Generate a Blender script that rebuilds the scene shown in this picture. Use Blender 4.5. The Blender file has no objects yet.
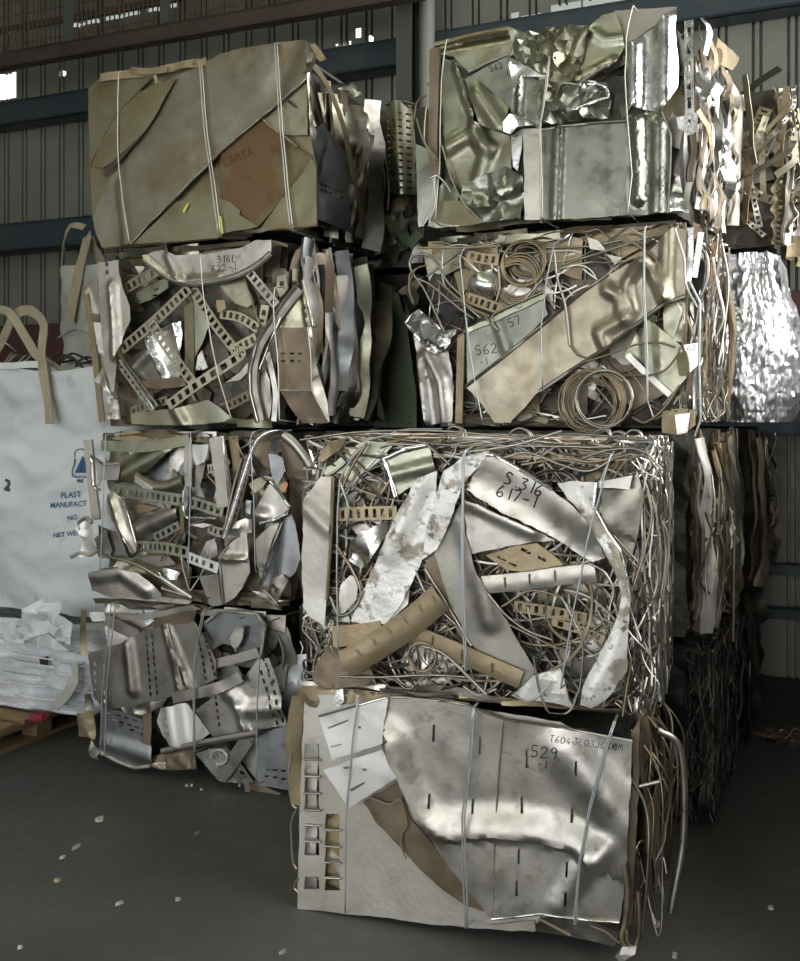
import bpy, bmesh, math, random
from mathutils import Vector, Matrix, noise, geometry
R = math.radians
SC = bpy.context.scene
COL = SC.collection
random.seed(11)
CAM = Vector((0, 0, 1.6)); FPX = 1000.0; PX0, PY0 = 400.0, 410.0

# ------------------------------------------------------------------ materials
MATS = {}
def mat(name, col, rough=.4, metal=1.0, stain=None, bump=(45, .25), vary=.22, aniso=0, spec=None):
    m = bpy.data.materials.new(name); m.use_nodes = True
    nt = m.node_tree; N = nt.nodes; L = nt.links
    p = N['Principled BSDF']
    tc = N.new('ShaderNodeTexCoord'); oi = N.new('ShaderNodeObjectInfo')
    def noi(scale, detail=4, off=0.0, rgh=.55):
        mp = N.new('ShaderNodeVectorMath'); mp.operation = 'ADD'
        L.new(tc.outputs['Object'], mp.inputs[0])
        mul = N.new('ShaderNodeMath'); mul.operation = 'MULTIPLY_ADD'
        L.new(oi.outputs['Random'], mul.inputs[0]); mul.inputs[1].default_value = 37.0; mul.inputs[2].default_value = off
        L.new(mul.outputs[0], mp.inputs[1])
        n = N.new('ShaderNodeTexNoise'); n.inputs['Scale'].default_value = scale
        n.inputs['Detail'].default_value = detail; n.inputs['Roughness'].default_value = rgh
        L.new(mp.outputs[0], n.inputs['Vector']); return n
    rgb = N.new('ShaderNodeRGB'); rgb.outputs[0].default_value = (*col, 1)
    cur = rgb.outputs[0]
    for k, (c2, sc, lo, hi) in enumerate(stain or []):
        n = noi(sc, 6, 3.1 * k + 1)
        mr = N.new('ShaderNodeMapRange'); mr.inputs[1].default_value = lo; mr.inputs[2].default_value = hi
        L.new(n.outputs['Fac'], mr.inputs[0])
        mx = N.new('ShaderNodeMix'); mx.data_type = 'RGBA'
        L.new(mr.outputs[0], mx.inputs[0]); L.new(cur, mx.inputs[6]); mx.inputs[7].default_value = (*c2, 1)
        cur = mx.outputs[2]
    hsv = N.new('ShaderNodeHueSaturation'); L.new(cur, hsv.inputs['Color'])
    v = N.new('ShaderNodeMapRange'); v.inputs[3].default_value = 1 - vary; v.inputs[4].default_value = 1 + vary * .7
    L.new(oi.outputs['Random'], v.inputs[0]); L.new(v.outputs[0], hsv.inputs['Value'])
    L.new(hsv.outputs[0], p.inputs['Base Color'])
    p.inputs['Metallic'].default_value = metal
    n2 = noi(14, 5, 9)
    rr = N.new('ShaderNodeMapRange'); rr.inputs[1].default_value = .3; rr.inputs[2].default_value = .7
    rr.inputs[3].default_value = max(.05, rough - .1); rr.inputs[4].default_value = min(1, rough + .12)
    L.new(n2.outputs['Fac'], rr.inputs[0]); L.new(rr.outputs[0], p.inputs['Roughness'])
    if spec is not None: p.inputs['Specular IOR Level'].default_value = spec
    if bump:
        n3 = noi(bump[0], 3, 5)
        b = N.new('ShaderNodeBump'); b.inputs['Strength'].default_value = bump[1]; b.inputs['Distance'].default_value = .01
        L.new(n3.outputs['Fac'], b.inputs['Height']); L.new(b.outputs[0], p.inputs['Normal'])
    MATS[name] = m
    return m
DIRT = (.16, .13, .09)
mat('steel', (.60, .575, .53), .40, 1, [(DIRT, 7, .52, .95), ((.42, .38, .31), 2.5, .4, .75), ((.27, .24, .19), 21, .57, .78)], (55, .07))
mat('steel_bright', (.83, .82, .80), .24, 1, [((.45, .42, .37), 9, .55, .9)], (45, .1), .12)
mat('steel_dull', (.36, .34, .30), .46, 1, [(DIRT, 8, .5, .9), ((.42, .39, .33), 3, .45, .7)], (55, .09))
mat('steel_pale', (.60, .58, .54), .52, .7, [((.36, .33, .28), 10, .5, .85), ((.45, .40, .33), 2, .4, .75)], (60, .15), .1)
mat('olive', (.365, .368, .285), .36, 1, [((.16, .15, .09), 8, .5, .9), ((.34, .31, .2), 3, .4, .75)], (40, .1))
mat('aged_steel', (.265, .245, .185), .46, .85, [((.2, .15, .085), 3.0, .45, .7), ((.33, .32, .26), 7, .5, .75)], (60, .08), .1)
mat('slotted', (.40, .365, .27), .42, .85, [((.22, .18, .11), 9, .48, .85)], (50, .1), .2)
mat('steel_highlight', (.82, .81, .79), .42, .6, [((.5, .47, .42), 8, .55, .8)], (40, .1), .06)  # whitened, part-diffuse steel: bright reflections painted into the base colour
mat('marked_plate', (.26, .27, .225), .42, .7, [((.36, .36, .3), 5, .45, .7)], (40, .08), .05)
mat('olive_dull', (.245, .225, .14), .5, .75, [((.18, .135, .065), 3.5, .42, .68), ((.28, .27, .2), 9, .5, .8)], (60, .12), .12)
mat('green_plate', (.22, .265, .165), .5, .5, [((.3, .3, .2), 9, .55, .85)], (50, .15))
mat('grey_green', (.30, .31, .26), .3, .95, [((.42, .42, .35), 4, .55, .75), ((.2, .2, .14), 11, .55, .9)], (40, .04), .08)
mat('blue_grey', (.34, .35, .36), .4, 1, [((.2, .19, .17), 8, .52, .9)], (45, .07))
mat('champagne', (.43, .375, .28), .42, .9, [((.3, .24, .16), 5, .5, .85), ((.5, .45, .36), 2.5, .45, .7)], (40, .15))
mat('tan', (.37, .295, .185), .5, .65, [((.25, .18, .1), 7, .48, .85)], (50, .2))
mat('brown', (.215, .165, .115), .5, .6, [((.1, .075, .05), 9, .5, .85), ((.3, .24, .17), 3, .5, .75)], (50, .12))
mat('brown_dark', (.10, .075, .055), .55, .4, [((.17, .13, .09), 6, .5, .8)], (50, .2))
mat('rust', (.17, .10, .042), .55, .35, [((.2, .185, .1), 4, .47, .6), ((.1, .06, .03), 12, .55, .8)], (60, .15), .1)
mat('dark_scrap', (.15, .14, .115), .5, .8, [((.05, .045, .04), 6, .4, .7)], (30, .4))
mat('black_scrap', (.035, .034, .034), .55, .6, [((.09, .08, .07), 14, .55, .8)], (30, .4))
mat('peel', (.86, .84, .80), .42, .25, [((.40, .36, .29), 13, .53, .60), ((.22, .19, .15), 30, .58, .66)], (35, .45), .06)
mat('foil', (.95, .95, .97), .36, 1, [((.7, .7, .7), 20, .55, .8)], None, .05)
mat('wire_steel', (.46, .435, .385), .36, 1, [((.25, .21, .16), 15, .5, .8)], None, .35)
mat('wire_brown', (.36, .29, .20), .42, .9, [((.15, .11, .07), 15, .5, .8)], None, .3)
mat('tie', (.52, .56, .57), .42, .75, None, None, .12)
mat('tie_pale', (.62, .60, .53), .45, .7, None, None, .1)
mat('copper', (.55, .27, .16), .4, .9, None, (40, .2))
mat('ink', (.012, .012, .015), .6, 0, None, None, 0)
mat('yellow_mark', (.75, .72, .12), .6, 0, None, None, 0)
mat('floor', (.09, .088, .082), .62, 0, [((.12, .115, .105), 1.1, .42, .66), ((.06, .062, .058), .55, .45, .65), ((.11, .11, .10), 85, .70, .78)], (120, .12), 0)
mat('wall_sheet', (.215, .215, .178), .45, .2, [((.16, .165, .14), 1.3, .4, .7)], None, 0)
mat('ceil', (.2, .205, .18), .7, 0, None, None, 0)
mat('concrete', (.34, .335, .31), .8, 0, None, None, 0)
mat('girt', (.035, .05, .06), .45, .2, [((.07, .07, .06), 4, .5, .8)], None, .05)
mat('red_girt', (.085, .032, .03), .5, .1, [((.08, .03, .025), 4, .5, .8)], None, .05)
mat('brown_beam', (.075, .05, .038), .55, .1, [((.04, .03, .025), 4, .45, .7)], None, .05)
mat('column_green', (.085, .095, .08), .5, .2, None, None, .05)
mat('pipe_pale', (.27, .27, .245), .5, .2, None, None, .05)
mat('mesh_steel', (.13, .10, .06), .55, .4, None, None, .1)
mat('bag_white', (.76, .79, .80), .58, 0, [((.60, .64, .65), 2.2, .4, .7), ((.38, .39, .37), 9, .62, .85)], (70, .3), .04)
mat('bag_grey', (.52, .53, .47), .65, 0, [((.33, .34, .31), 3, .4, .7)], (70, .3), .04)
mat('wrap', (.78, .80, .83), .28, 0, [((.48, .49, .5), 5, .45, .75)], (40, .35), .04)
mat('strap', (.47, .40, .28), .75, 0, [((.36, .30, .21), 12, .45, .75)], (150, .3), .08)
mat('blue_ink', (.035, .12, .27), .6, 0, None, None, .1)
mat('wood', (.27, .175, .09), .7, 0, [((.24, .15, .08), 8, .45, .75)], (60, .2), .15)
mat('red_rag', (.3, .03, .05), .8, 0, None, (60, .4), .1)
mat('chip', (.5, .46, .4), .6, .2, None, None, .3)

# ------------------------------------------------------------------ generic mesh makers
def link(name, me, m=None, parent=None):
    o = bpy.data.objects.new(name, me); COL.objects.link(o)
    if m: me.materials.append(MATS[m])
    if parent: o.parent = parent
    return o
def fin(bm, name, m, parent=None, smooth=True, ang=38):
    me = bpy.data.meshes.new(name)
    bmesh.ops.recalc_face_normals(bm, faces=bm.faces)
    bm.to_mesh(me); bm.free()
    if smooth:
        me.polygons.foreach_set('use_smooth', [True] * len(me.polygons))
        me.set_sharp_from_angle(angle=R(ang))
    return link(name, me, m, parent)
def empty(name, loc, rz=0, label=None, cat=None, group=None):
    o = bpy.data.objects.new(name, None); COL.objects.link(o)
    o.empty_display_size = .1; o.location = loc; o.rotation_euler = (0, 0, rz)
    tag(o, label, cat, group); return o
def tag(o, label=None, cat=None, group=None, kind=None):
    if label: o['label'] = label
    if cat: o['category'] = cat
    if group: o['group'] = group
    if kind: o['kind'] = kind
    return o
def catmull(P, n):
    if len(P) < 3:
        return [P[0].lerp(P[-1], i / n) for i in range(n + 1)]
    out = []; m = len(P) - 1
    for i in range(n + 1):
        t = i / n * m; k = min(int(t), m - 1); f = t - k
        p1, p2 = P[k], P[k + 1]
        p0 = P[k - 1] if k else p1 * 2 - p2
        p3 = P[k + 2] if k + 2 <= m else p2 * 2 - p1
        out.append(.5 * ((2 * p1) + (p2 - p0) * f + (2 * p0 - 5 * p1 + 4 * p2 - p3) * f * f + (3 * p1 - p0 - 3 * p2 + p3) * f ** 3))
    return out
def tube_bm(bm, P, r, sides=6):
    rings = []; n = len(P); up = None
    for i in range(n):
        t = (P[min(i + 1, n - 1)] - P[max(i - 1, 0)])
        if t.length < 1e-7: t = Vector((0, 0, 1))
        t.normalize()
        if up is None:
            up = t.orthogonal().normalized()
        else:
            up = (up - t * up.dot(t))
            up = up.normalized() if up.length > 1e-5 else t.orthogonal().normalized()
        b = t.cross(up)
        rings.append([bm.verts.new(P[i] + (up * math.cos(6.28318 * k / sides) + b * math.sin(6.28318 * k / sides)) * r) for k in range(sides)])
    for i in range(n - 1):
        for k in range(sides):
            bm.faces.new((rings[i][k], rings[i][(k + 1) % sides], rings[i + 1][(k + 1) % sides], rings[i + 1][k]))
    bm.faces.new(rings[0][::-1]); bm.faces.new(rings[-1])
def box_bm(bm, lo, hi, mtx=None):
    vs = [Vector((x, y, z)) for x in (lo[0], hi[0]) for y in (lo[1], hi[1]) for z in (lo[2], hi[2])]
    if mtx: vs = [mtx @ v for v in vs]
    v = [bm.verts.new(p) for p in vs]
    for f in ((0, 1, 3, 2), (4, 6, 7, 5), (0, 4, 5, 1), (2, 3, 7, 6), (0, 2, 6, 4), (1, 5, 7, 3)):
        bm.faces.new([v[i] for i in f])
def solid(bm, t):
    bm.normal_update()
    top = list(bm.faces); vs = list(bm.verts)
    off = {v: bm.verts.new(v.co - v.normal * t) for v in vs}
    edges = [(e.verts[0], e.verts[1], e.link_faces[0]) for e in bm.edges if len(e.link_faces) == 1]
    for f in top:
        try: bm.faces.new([off[v] for v in reversed(f.verts)])
        except ValueError: pass
    for a, c, f in edges:
        vl = list(f.verts); i = vl.index(a)
        if vl[(i + 1) % len(vl)] is not c: a, c = c, a
        try: bm.faces.new((c, a, off[a], off[c]))
        except ValueError: pass
def pip(x, y, poly):
    c = False; j = len(poly) - 1
    for i in range(len(poly)):
        xi, yi = poly[i]; xj, yj = poly[j]
        if (yi > y) != (yj > y) and x < (xj - xi) * (y - yi) / (yj - yi) + xi: c = not c
        j = i
    return c
def dseg(x, y, a, b):
    dx, dy = b[0] - a[0], b[1] - a[1]; l2 = dx * dx + dy * dy
    t = max(0, min(1, ((x - a[0]) * dx + (y - a[1]) * dy) / l2)) if l2 else 0
    return math.hypot(x - a[0] - t * dx, y - a[1] - t * dy)

GL = {  # handwriting strokes in a unit cell
 '0': [[(.5, 1), (.1, .7), (.15, .2), (.5, 0), (.85, .3), (.85, .75), (.5, 1)]], '1': [[(.5, 1), (.45, 0)]],
 '2': [[(.1, .75), (.4, 1), (.8, .75), (.5, .4), (.1, .02), (.9, .05)]], '3': [[(.1, .95), (.8, .95), (.4, .58), (.85, .35), (.5, 0), (.1, .08)]],
 '4': [[(.6, 1), (.1, .35), (.9, .35)], [(.65, .6), (.6, 0)]], '5': [[(.85, 1), (.25, 1), (.2, .55), (.7, .55), (.8, .2), (.4, 0), (.1, .1)]],
 '6': [[(.7, 1), (.2, .55), (.15, .15), (.5, 0), (.8, .2), (.6, .45), (.2, .3)]], '7': [[(.1, .95), (.85, .95), (.4, 0)]],
 '9': [[(.8, .8), (.4, 1), (.15, .7), (.5, .5), (.82, .75), (.75, .4), (.6, 0)]], '-': [[(.15, .45), (.85, .45)]],
 '.': [[(.4, .08), (.5, .0)]], 'S': [[(.85, .9), (.4, 1), (.15, .75), (.75, .4), (.7, .08), (.1, .02)]],
 'T': [[(.05, .95), (.95, 1)], [(.5, .97), (.45, 0)]], 'C': [[(.85, .9), (.4, 1), (.1, .5), (.35, .03), (.85, .1)]],
 'L': [[(.2, 1), (.15, .02), (.8, 0)]], 'J': [[(.7, 1), (.65, .2), (.35, 0), (.1, .2)]], 'M': [[(.05, 0), (.2, 1), (.5, .4), (.8, 1), (.95, 0)]],
 'A': [[(.05, 0), (.5, 1), (.9, 0)], [(.2, .35), (.8, .35)]]}

class Frame:
    """local axes: x along the front face to the right, y into the stack, z up; w counts outwards from the front face"""
    def __init__(s, name, label, cat, loc, a, W=1.0, H=.75, D=.9, group=None):
        s.W, s.H, s.D, s.a = W, H, D, a
        s.o = empty(name, loc, -a, label, cat, group)
        ca, sa = math.cos(a), math.sin(a); c = CAM - Vector(loc)
        s.c = Vector((c.x * ca - c.y * sa, c.x * sa + c.y * ca, c.z)); s.ca, s.sa = ca, sa
    def ray(s, px, py):
        x, z = (px - PX0) / FPX, (PY0 - py) / FPX
        return Vector((x * s.ca - s.sa, x * s.sa + s.ca, z))
    def pt(s, px, py, w=0.0):
        d = s.ray(px, py); t = (-w - s.c.y) / d.y
        return s.c + d * t
    def px2m(s, px, py):
        return (s.pt(px, py) - s.pt(px + 1, py)).length
    # a piece of sheet metal traced by its outline
    def sheet(s, name, pts, m='steel', w=.01, amp=.006, sc=5.0, h=.022, facet=0, holes=(), crease=(), t=.003, ang=38, label=None, parent=None, seed=None, cyl=None):
        loc = []
        for p in pts:
            q = s.pt(p[0], p[1], w + (p[2] if len(p) > 2 else 0)); loc.append((q.x, q.z, -q.y))
        hl = [[(lambda q: (q.x, q.z))(s.pt(x, y, w)) for x, y in hp] for hp in holes]
        cr = [([(lambda q: (q.x, q.z))(s.pt(x, y, w)) for x, y in c_[0]], c_[1], c_[2], c_[-1]) for c_ in crease]
        if cr: h = min(h, .0135)
        return s.sheet_local(name, loc, m, amp, sc, h, facet, hl, cr, t, ang, label, parent, seed)
    def sheet_local(s, name, loc, m='steel', amp=.006, sc=5.0, h=.022, facet=0, hl=(), cr=(), t=.003, ang=38, label=None, parent=None, seed=None, xf=None):
        sd = random.random() * 50 if seed is None else seed
        if facet: h = min(h, .020) if h < .04 else .028
        rnd = random.Random(int(sd * 1000))
        ring = []
        n = len(loc)
        for i in range(n):
            a, b = loc[i], loc[(i + 1) % n]
            k = max(1, int(math.hypot(b[0] - a[0], b[1] - a[1]) / (h * 1.3)))
            for j in range(k):
                f = j / k; jit = .0022 if j else 0
                ring.append((a[0] + (b[0] - a[0]) * f + rnd.uniform(-jit, jit), a[1] + (b[1] - a[1]) * f + rnd.uniform(-jit, jit), a[2] + (b[2] - a[2]) * f))
        poly = [(p[0], p[1]) for p in ring]
        x0, x1 = min(p[0] for p in poly), max(p[0] for p in poly); y0, y1 = min(p[1] for p in poly), max(p[1] for p in poly)
        V = list(poly); E = [(i, (i + 1) % len(poly)) for i in range(len(poly))]
        for hp in hl:
            b0 = len(V); V += hp; E += [(b0 + i, b0 + (i + 1) % len(hp)) for i in range(len(hp))]
        yy = y0 + h * .5; row = 0
        while yy < y1:
            xx = x0 + h * (.5 if row % 2 else 1.0)
            while xx < x1:
                qx, qy = xx + rnd.uniform(-.22, .22) * h, yy + rnd.uniform(-.22, .22) * h
                if pip(qx, qy, poly) and not any(pip(qx, qy, hp) for hp in hl):
                    V.append((qx, qy))
                xx += h
            yy += h * .87; row += 1
        vs, es, fs, *_ = geometry.delaunay_2d_cdt([Vector(v) for v in V], E, [], 0, 1e-5)
        flat = all(abs(p[2] - loc[0][2]) < 1e-6 for p in loc)
        off = Vector((sd, sd * 1.7, 0))
        def hf(u, v, use_facet=False):
            if flat: wv = loc[0][2]
            else:
                sw = 0; wv = 0
                for p in ring[::2] if len(ring) > 40 else ring:
                    d = 1 / ((u - p[0]) ** 2 + (v - p[1]) ** 2 + 1e-5) ** 1.25
                    sw += d; wv += d * p[2]
                wv /= sw
            q = Vector((u, v, 0)) * sc + off
            wv += amp * (noise.noise(q) + .45 * noise.noise(q * 2.3))
            for cp, a_, wd, wd2 in cr:
                d, k = min((dseg(u, v, cp[i], cp[i + 1]), i) for i in range(len(cp) - 1))
                if wd2 != wd and (cp[k + 1][0] - cp[k][0]) * (v - cp[k][1]) - (cp[k + 1][1] - cp[k][1]) * (u - cp[k][0]) < 0: wd = wd2
                if d < wd:
                    wv += a_ * .5 * (1 + math.cos(math.pi * d / wd))
            return wv
        bm = bmesh.new(); bv = []
        for v in vs:
            wv = hf(v.x, v.y)
            if facet:
                q = Vector((v.x * 8.5, v.y * 8.5, 0)) + off
                q += Vector((noise.noise(q * .7 + Vector((9, 0, 0))), noise.noise(q * .7 + Vector((0, 9, 0))), 0)) * .8
                wv += facet * (1.5 * (1 - 2.4 * abs(noise.noise(q))) + .8 * (1 - 2.4 * abs(noise.noise(q * 2.1 + Vector((3, 1, 0))))))
            p = Vector((v.x, -wv, v.y))
            bv.append(bm.verts.new(xf(p) if xf else p))
        for f in fs:
            cx = sum(vs[i].x for i in f) / len(f); cy = sum(vs[i].y for i in f) / len(f)
            if not pip(cx, cy, poly) or any(pip(cx, cy, hp) for hp in hl): continue
            try: bm.faces.new([bv[i] for i in f])
            except ValueError: pass
        bmesh.ops.delete(bm, geom=[v for v in bm.verts if not v.link_faces], context='VERTS')
        bmesh.ops.recalc_face_normals(bm, faces=bm.faces)
        bm.normal_update()
        if sum((f.normal.x if xf else -f.normal.y) * f.calc_area() for f in bm.faces) < 0:
            bmesh.ops.reverse_faces(bm, faces=bm.faces[:])
        solid(bm, t)
        o = fin(bm, name, m, parent or s.o, smooth=True, ang=ang if not facet else 30)
        if label: o['label'] = label
        o_hf = lambda u, v: hf(u, v)
        s.last_hf = o_hf
        return o
    # ribbon / perforated strip along a path of photo points
    def strip(s, name, pts, width, m='steel', w=.02, t=.003, pitch=0, slot=.5, fill=.5, lip=0, roll=0.0, n=None, wob=.0, parent=None, label=None, bulge=0):
        P = [s.pt(p[0], p[1], w + (p[2] if len(p) > 2 else 0)) for p in pts]
        wid = width * s.px2m(pts[0][0], pts[0][1])
        return s.ribbon(name, P, wid, m, t, pitch, slot, fill, lip, roll, n, wob, parent, label, Vector((0, -1, 0)), bulge)
    def ribbon(s, name, P, wid, m='steel', t=.003, pitch=0, slot=.5, fill=.5, lip=0, roll=0.0, n=None, wob=0, parent=None, label=None, face=Vector((0, -1, 0)), bulge=0, taper=1.0):
        length = sum((P[i + 1] - P[i]).length for i in range(len(P) - 1))
        if pitch:
            k = max(2, int(length / pitch)); n = 2 * k + 1
        elif n is None: n = max(4, min(40, int(length / .03)))
        C = catmull(P, n)
        if pitch:  # uneven steps: bars and slots
            C2 = []
            for i in range(n + 1):
                base = i // 2 + (0 if i % 2 == 0 else fill); C2.append(min(base / (n // 2 + fill), 1))
            C = [catmull(P, 400)[int(f * 400)] for f in C2]
        bm = bmesh.new(); rows = []
        hs = wid / 2
        prof = [(-hs, 0), (-hs * slot, bulge * .75), (0, bulge), (hs * slot, bulge * .75), (hs, 0)] if not pitch else [(-hs, 0), (-hs * slot, 0), (hs * slot, 0), (hs, 0)]
        if lip: prof = [(-hs, -lip)] + prof + [(hs, -lip)]
        sd = random.random() * 40
        for i, c in enumerate(C):
            tg = (C[min(i + 1, n)] - C[max(i - 1, 0)])
            if tg.length < 1e-8: tg = Vector((0, 0, 1))
            tg.normalize()
            sv = tg.cross(face)
            sv = sv.normalized() if sv.length > 1e-4 else Vector((1, 0, 0))
            nv = sv.cross(tg).normalized()
            if nv.dot(face) < 0: nv = -nv
            ra = roll if not callable(roll) else roll(i / n)
            ra += wob * noise.noise(Vector((i * .22, sd, 0)))
            s2 = sv * math.cos(ra) + nv * math.sin(ra); n2 = nv * math.cos(ra) - sv * math.sin(ra)
            tp = 1 + (taper - 1) * i / n
            wj = c + nv * (wob * .02 * noise.noise(Vector((i * .35, sd + 9, 0))))
            rows.append([bm.verts.new(wj + s2 * a_ * tp + n2 * b_) for a_, b_ in prof])
        K = len(prof); o0 = 1 if lip else 0
        for i in range(n):
            for k in range(K - 1):
                if pitch and k == o0 + 1 and i % 2 == 1: continue
                bm.faces.new((rows[i][k], rows[i][k + 1], rows[i + 1][k + 1], rows[i + 1][k]))
        bmesh.ops.recalc_face_normals(bm, faces=bm.faces)
        solid(bm, t)
        o = fin(bm, name, m, parent or s.o, ang=32)
        if label: o['label'] = label
        return o
    def wire(s, pts, r=.003, m='wire_steel', w=.03, name='loose_wire', n=None, parent=None, sides=6):
        P = [s.pt(p[0], p[1], w + (p[2] if len(p) > 2 else 0)) for p in pts]
        return s.wire3(P, r, m, name, n, parent, sides)
    def wire3(s, P, r=.003, m='wire_steel', name='loose_wire', n=None, parent=None, sides=6):
        bm = bmesh.new(); tube_bm(bm, catmull(P, n or max(6, len(P) * 5)), r, sides)
        return fin(bm, name, m, parent or s.o, ang=80)
    def rim(s, pts, parent, r=.005, m='steel_bright', w=.015, name='folded_edge'):
        P = [s.pt(p[0], p[1], w + (p[2] if len(p) > 2 else 0)) for p in pts]
        bm = bmesh.new(); Q = []
        for i in range(len(P) - 1):
            Q += [P[i].lerp(P[i + 1], k / 4) for k in range(4)]
        tube_bm(bm, Q + [P[-1]], r, 6)
        return fin(bm, name, m, parent, ang=60)
    def tie(s, pts, w=.02, r=.0028, m='tie', over=True, twin=0):
        for k in range(2 if twin else 1):
            P = [s.pt(p[0] + k * twin, p[1], w + (p[2] if len(p) > 2 else 0)) for p in pts]
            if over:
                a, b = P[0], P[-1]
                P = [Vector((a.x, s.D * .6, a.z + .006)), Vector((a.x, .12, a.z + .012)), Vector((a.x, .0, a.z + .010))] + P
                P += [Vector((b.x, .02, b.z - .008)), Vector((b.x, .14, b.z - .004))]
            Q = []
            for i in range(len(P) - 1):
                Q += [P[i].lerp(P[i + 1], j / 4) + Vector((noise.noise(Vector((i + j * .25, k * 7 + P[0].x * 9, 0))) * .0035, 0, 0)) for j in range(4)]
            bm = bmesh.new(); tube_bm(bm, Q + [P[-1]], r, 6)
            fin(bm, 'binding_wire', m, s.o, ang=70)
    def coil(s, px, py, rad, loops=8, m='wire_brown', w=.03, r=.003, drift=(0, 0), jit=.12, tilt=.0, depth=.0, name='wire_coil'):
        c = s.pt(px, py, w); R0 = rad * s.px2m(px, py); P = []
        dr = Vector((drift[0], 0, -drift[1])) * s.px2m(px, py)
        N = int(loops * 22); ph = random.random() * 6
        for i in range(N + 1):
            f = i / N; an = i / 22 * 6.28318
            k = int(i / 22); rr = R0 * (1 + jit * noise.noise(Vector((i / 22 * .8, ph, 0))))
            x, z = math.cos(an) * rr, math.sin(an) * rr
            wob = Vector((noise.noise(Vector((i / 26, ph + 5, 1))), 0, noise.noise(Vector((i / 26, ph + 9, 2))))) * R0 * jit
            P.append(c + Vector((x, z * tilt + depth * f - .012 * noise.noise(Vector((i / 18, ph, 4))), z)) + dr * f + wob)
        bm = bmesh.new(); tube_bm(bm, P, r, 6)
        return fin(bm, name, m, s.o, ang=80)
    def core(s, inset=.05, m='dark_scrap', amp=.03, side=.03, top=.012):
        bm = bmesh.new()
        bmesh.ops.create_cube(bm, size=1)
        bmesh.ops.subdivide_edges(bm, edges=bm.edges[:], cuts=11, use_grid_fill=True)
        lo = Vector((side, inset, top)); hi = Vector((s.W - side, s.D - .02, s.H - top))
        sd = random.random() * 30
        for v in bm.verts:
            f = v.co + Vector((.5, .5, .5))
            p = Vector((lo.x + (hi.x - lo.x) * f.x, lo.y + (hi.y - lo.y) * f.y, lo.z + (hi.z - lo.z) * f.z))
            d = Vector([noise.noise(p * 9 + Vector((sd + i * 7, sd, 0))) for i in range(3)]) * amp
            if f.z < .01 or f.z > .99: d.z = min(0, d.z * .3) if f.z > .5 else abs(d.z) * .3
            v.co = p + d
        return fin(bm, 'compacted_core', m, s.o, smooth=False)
    def filler(s, n, mats, wr=(-.045, -.004), size=(.07, .2), margin=.02, zr=(0, 1), ur=(0, 1), face='front', name='scrap_offcut', facet=.012):
        for i in range(n):
            cu = s.W * random.uniform(*ur) if face == 'front' else s.D * random.uniform(*ur)
            cz = s.H * random.uniform(*zr); k = random.randint(4, 6); a0 = random.random() * 6.28
            L = random.uniform(*size); asp = random.uniform(.3, .9); rot = random.random() * 3.14
            w = random.uniform(*wr); gx, gy = random.uniform(-.25, .25), random.uniform(-.25, .25)
            pts = []
            mx = (s.W if face == 'front' else s.D) - margin
            for j in range(k):
                an = a0 + j / k * 6.28; rr = L * random.uniform(.7, 1.1)
                x, y = math.cos(an) * rr, math.sin(an) * rr * asp
                x, y = x * math.cos(rot) - y * math.sin(rot), x * math.sin(rot) + y * math.cos(rot)
                u = max(margin, min(mx, cu + x)); v = max(margin, min(s.H - margin, cz + y))
                ww = w + (u - cu) * gx + (v - cz) * gy
                pts.append((u, v, min(max(ww, wr[0] - .01), wr[1] + .008)))
            if face == 'front': xf = None
            else: xf = lambda p: Vector((s.W - p.y, p.x, p.z))
            s.sheet_local(name, pts, random.choice(mats), amp=.008, sc=8, h=.045, facet=facet * random.uniform(.2, .6), xf=xf)
    def layers(s, n, mats, wid=(.02, .08), out=(-.02, .05), yr=(0, 1), zr=(0, 1), face='right', wob=1.0, name='folded_layer', perf=.12, minlen=.45):
        ys = sorted(random.uniform(*yr) for _ in range(n))
        for i in range(n):
            y = s.D * ys[i]; ln = random.uniform(minlen, 1) * s.H * (zr[1] - zr[0])
            z0 = s.H * zr[0] + random.uniform(0, s.H * (zr[1] - zr[0]) - ln); k = random.randint(5, 8)
            o = random.uniform(*out); wd = random.uniform(*wid); P = []; dy = random.uniform(-.08, .08) if random.random() < .6 else random.uniform(-.3, .3); ph = random.random() * 50
            for j in range(k + 1):
                f = j / k
                P.append(Vector((s.W + o + .022 * noise.noise(Vector((j * .7, ph, 0))) - .018 * abs(f * 2 - 1) ** 3,
                                 min(s.D - wd * .4, max(wd * .5, y + dy * (f - .5) + .02 * noise.noise(Vector((j * .6, ph + 20, 0))))), max(.015, min(s.H - .005, z0 + ln * f)))))
            m = random.choice(mats)
            pf = random.random() < perf
            s.ribbon(name if not pf else 'perforated_strip', P, wd, m, .003, pitch=.028 if pf else 0, lip=0 if pf else random.choice([0, .012, .0]),
                     roll=random.uniform(-.5, 1.35), wob=wob, face=Vector((1, 0, 0)), bulge=random.choice([0, .012, -.01]), n=14, taper=random.uniform(.6, 1.3))
    def write(s, text, px, py, size, ang, sheet, r=.0016, adv=.85, m='ink'):
        hf = s.last_hf; k = s.px2m(px, py); bm = bmesh.new(); x = 0
        ca, sa = math.cos(ang), math.sin(ang)
        for ch in text:
            for st in GL.get(ch, []):
                Q = []
                pl = [Vector((a, b, 0)) for a, b in st]
                for p in catmull(pl, max(3, len(pl) * 3)):
                    X, Y = (x + p.x * .72) * size, p.y * size
                    q = s.pt(px + X * ca + Y * sa, py + X * sa - Y * ca, 0)
                    w = hf(q.x, q.z); q = s.pt(px + X * ca + Y * sa, py + X * sa - Y * ca, w)
                    w = hf(q.x, q.z) + .0012
                    Q.append(Vector((q.x, -w, q.z)))
                tube_bm(bm, Q, r, 5)
            x += adv if ch not in '.1' else adv * .6
        return fin(bm, 'marker_writing', m, sheet, ang=80)
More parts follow.
